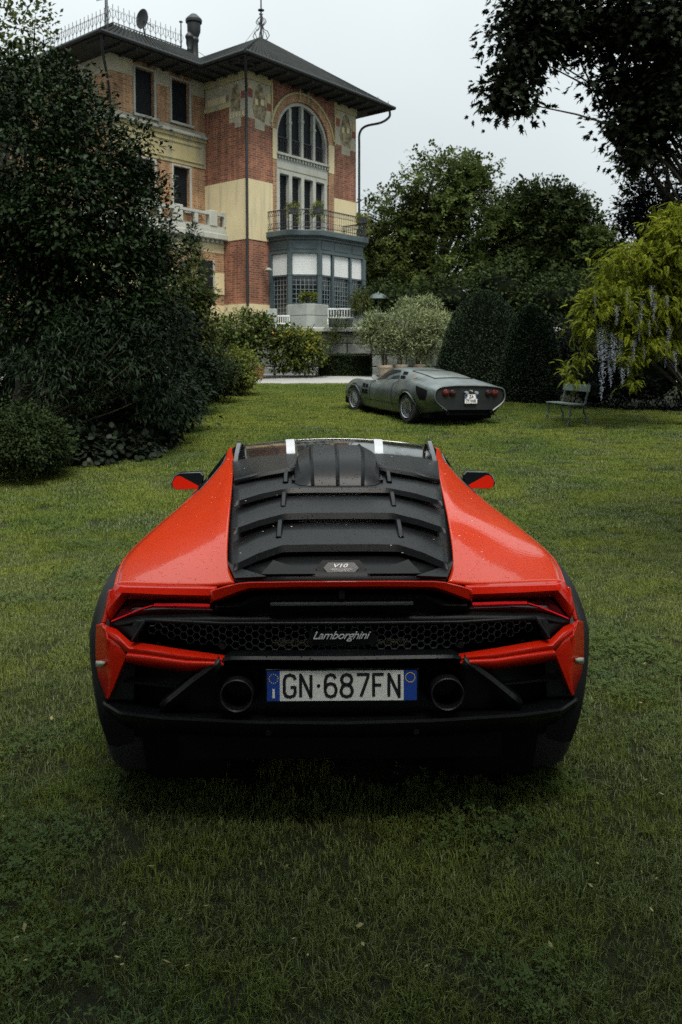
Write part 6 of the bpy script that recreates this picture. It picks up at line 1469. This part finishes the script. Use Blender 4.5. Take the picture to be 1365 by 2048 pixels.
for s in (-1, 1):
    patch('side_window', [(1.66, 2.62), (1.68, 2.52), (1.72, 2.42), (1.76, 2.30)], [3.18, 3.4, 3.65, 3.88], M_VGLASS, s=s, sub=8)
    patch('window_bar', [(2.06, 2.085), (2.06, 2.085)], [3.15, 3.9], M_ALU, .012, s, 1)
    for c0, c1 in ((3.2, 3.48), (3.58, 3.86)): patch('quarter_louvre', [(1.42, 1.60), (1.46, 1.63)], [c0, c1], M_VDARK, .010, s, 2)
    patch('quarter_badge', [(1.0, 1.13), (1.02, 1.13)], [3.35, 3.55], mat('amber', (.22, .10, .03), .4), .010, s, 2)
    patch('rear_scoop', [(.26, .44), (.22, .50), (.20, .56), (.22, .60)], [.95, 1.25, 1.55, 1.85], M_VDARK, .008, s, 4)
    for y0_ in (2.72, 2.86):
        for c0, c1 in ((.95, 1.32), (1.48, 1.86)): patch('fender_vent', [(y0_, y0_ + .11), (y0_, y0_ + .11)], [c0, c1], M_VDARK, .008, s, 2)
    # door shut lines
    for y_ in (1.62, 2.62):
        pts = [surf(y_, c, .002) for c in np.linspace(.5, 3.1, 14)]; MB().tube([(s * p[0], p[1], p[2]) for p in pts], .005, 4).build('shut_line', M_VDARK, GC, ang=0)
    pts = [surf(y_, .62, .003) for y_ in np.linspace(1.4, 2.9, 12)]; MB().tube([(s * p[0], p[1], p[2]) for p in pts], .006, 4).build('sill_line', M_VDARK, GC, ang=0)
    # lamps at the tail
    for x, r_, m in ((.545, .066, mat('lamp_red', (.065, .004, .004), .2, coat=.4)), (.40, .060, mat('lamp_smoked', (.02, .003, .003), .2, coat=.4))):
        MB().lathe([(r_ * 1.12, .03), (r_ * 1.12, -.015), (r_ * .95, -.022), (r_ * .5, -.035), (.004, -.040)], 18, (s * x, .0, .725), axis='y').build('tail_lamp', m, GC, ang=40)
    MB().lathe([(.035, .2), (.035, -.02), (.028, -.02), (.028, .1)], 12, (s * .50, .0, .315), axis='y').build('exhaust', M_PIPEX, GC, ang=40)
    # wheel arch lips
    for wy, wz in VW:
        pts = []
        for a in np.linspace(R(-15), R(195), 30):
            y_, z_ = wy + .345 * math.cos(a), wz + .345 * math.sin(a); row = SGF[int(np.argmin(np.abs(SGF[:, 0, 1] - y_)))]; k = int(np.argmin(np.abs(row[:20, 2] - z_))); pts.append((s * (row[k, 0] + .0), y_, z_))
        MB().tube(pts, .014, 5).build('arch_lip', M_ALU, GC, ang=60)
        MB().lathe([(.36, -.12), (.36, .12)], 20, (s * .56, wy, wz), axis='x').build('wheel_well', M_VDARK, GC, ang=40)
    for (wy, wz), w in zip(VW, (.22, .19)):
        we = empty('wheel', (s * .735, wy, wz)); we.parent = GC; r_ = wz - .005
        MB().lathe([(r_ * .62, -w / 2), (r_ * .92, -w / 2), (r_, -w / 2 + .03), (r_, w / 2 - .03), (r_ * .92, w / 2), (r_ * .62, w / 2)], 30, axis='x').build('tyre', M_RUB, we, ang=40)
        rb_ = MB().lathe([(r_ * .63, s * w / 2 - s * .0), (r_ * .66, s * (w / 2 + .008)), (r_ * .58, s * (w / 2 - .01)), (r_ * .54, s * (w / 2 - .06)), (r_ * .51, s * (w / 2 - .07))], 28, axis='x')
        for k in range(10):
            a = k * math.pi / 5; rb_.tube([(s * (w / 2 - .055), .04 * math.cos(a), .04 * math.sin(a)), (s * (w / 2 - .03), r_ * .38 * math.cos(a), r_ * .38 * math.sin(a)), (s * (w / 2 - .045), r_ * .58 * math.cos(a), r_ * .58 * math.sin(a))], [.016, .022, .016], 5)
        rb_.lathe([(.035, s * (w / 2 - .07)), (.035, s * (w / 2 - .01)), (.02, s * w / 2)], 12, axis='x')
        rb_.build('rim', M_VWHITE, we, ang=40)
        MB().lathe([(r_ * .66, -.005), (r_ * .66, .005)], 20, (s * (w / 2 - .085), 0, 0), axis='x').build('brake_disc', M_VDARK, we, ang=40)
# rear hatch with seam
rows = [[tuple(surf(y_, c, .006)) for c in np.linspace(4.1, 5, 6)] for y_ in np.linspace(.62, 1.45, 9)]; rows = [[(-x, y, z) for x, y, z in r] + r[-2::-1] for r in rows]
MB().grid(rows).build('hatch_window', M_VHATCH, GC, ang=50)
edge_ = [rows[i][0] for i in range(len(rows))] + rows[-1] + [rows[i][-1] for i in range(len(rows) - 1, -1, -1)] + rows[0][::-1]
MB().tube(edge_, .008, 4).build('hatch_seam', M_VDARK, GC, ang=0)
rows = [[tuple(surf(y_, c, .008)) for c in np.linspace(4.0, 5, 6)] for y_ in np.linspace(2.40, 2.82, 6)]; rows = [[(-x, y, z) for x, y, z in r] + r[-2::-1] for r in rows]
MB().grid(rows).build('windscreen', M_VGLASS, GC, ang=50)
p = surf(2.5, 2.9, .0); MB().tube([(-p[0], p[1], p[2] - .02), (-p[0] - .06, p[1] + .02, p[2] + .07)], .012, 5).lathe([(.055, 0), (.055, .03), (.02, .06)], 12, (-p[0] - .07, p[1] + .0, p[2] + .09), axis='y').build('door_mirror', M_VWHITE, GC, ang=40)
for s in (-1, 1): MB().lathe([(.05, .0), (.05, .03), (.03, .05)], 12, (s * .60, 4.17, .50), axis='y').build('front_indicator', mat('amber_lens', (.55, .16, .06), .3), GC, ang=40)
# number plate ZA 771WR
gp2 = MB().box(-.135, .135, -.030, -.018, -.095, .095).build('number_plate', M_PW, GC, ang=0); gp2.location = (0, -.0, .605)
for x0, x1 in ((-.134, -.105), (.105, .134)): MB().box(x0, x1, -.0325, -.0302, .005, .094).build('blue_band', M_PB, gp2, ang=0)
put_text('lettering', 'ZA', .08, (0, -.032, .048), M_INK, gp2, 0, fit=(.105, .072), bold=.002)
put_text('lettering', '771WR', .08, (0, -.032, -.048), M_INK, gp2, 0, fit=(.225, .072), bold=.002)
for x in (-.11, .11): MB().lathe([(.03, -.04), (.03, .02), (.01, .03)], 10, (x, -.02, .735), axis='y').build('plate_lamp', M_VWHITE, GC, ang=40)
MB().lathe([(.018, -.04), (.018, .02)], 10, (0, -.01, .77), axis='y').build('tail_lock', M_VWHITE, GC, ang=40)

# ================================================================== garden bench
bp_ = U(1128, 842, 17.0)
bp_ = U(1133, 842, 17.6)
BE = empty('garden_bench', (bp_.x, 17.6, gz(17.6) - .01), R(9), 'weathered green slatted garden bench with cast iron legs on the lawn', 'bench')
M_SLAT = mat('bench_wood', (.085, .115, .10), .7, var=.25, vs=9, bump=.3, bs=40)
M_CAST = mat('cast_iron', (.035, .055, .045), .6, var=.3, vs=12, bump=.4, bs=60)
BE.scale = (.68, 1.0, .98)
LB = .58      # half length along y
for k in range(2):
    MB().box(-.27 + k * .215, -.27 + k * .215 + .19, -LB - .06, LB + .06, .425, .455).build('seat_slat', M_SLAT, BE, ang=0, bevel=.006)
o = MB().box(-.013, .013, -LB - .06, LB + .06, -.075, .075).build('back_slat', M_SLAT, BE, ang=0, bevel=.006); o.location = (.315, 0, .77); o.rotation_euler = (0, R(14), 0)
for y_ in (-LB + .03, LB - .03):
    b = MB().tube(cr([(-.33, y_, .0), (-.27, y_, .10), (-.275, y_, .16), (-.22, y_, .25), (-.235, y_, .31), (-.20, y_, .41)], 3), [0.0280, 0.0280, 0.0252, 0.0364, 0.0266, 0.0294, 0.0350, 0.0266, 0.0266, 0.0364, 0.0266, 0.0252, 0.0308, 0.0252, 0.0266, 0.0308], 6); b.build('front_leg', M_CAST, BE, ang=60)
    b = MB().tube(cr([(.31, y_, .0), (.25, y_, .12), (.26, y_, .20), (.19, y_, .30), (.20, y_, .42)], 3), [0.0280, 0.0252, 0.0350, 0.0266, 0.0252, 0.0364, 0.0266, 0.0252, 0.0336, 0.0252, 0.0252, 0.0280, 0.0280], 6); b.build('rear_leg', M_CAST, BE, ang=60)
    b = MB().tube(cr([(.16, y_, .41), (.235, y_, .47), (.255, y_, .56), (.30, y_, .66), (.315, y_, .76), (.36, y_, .87)], 3), [0.0308, 0.0280, 0.0266, 0.0350, 0.0266, 0.0252, 0.0350, 0.0266, 0.0252, 0.0308, 0.0238, 0.0238, 0.0238, 0.0252, 0.0280, 0.0364], 6); b.build('back_support', M_CAST, BE, ang=60)
    MB().tube([(-.27, y_, .41), (.20, y_, .41)], .018, 6).build('seat_bearer', M_CAST, BE, ang=60)
MB().tube([(0, -LB + .03, .39), (0, LB - .03, .39)], .012, 6).build('stretcher', M_CAST, BE, ang=60)
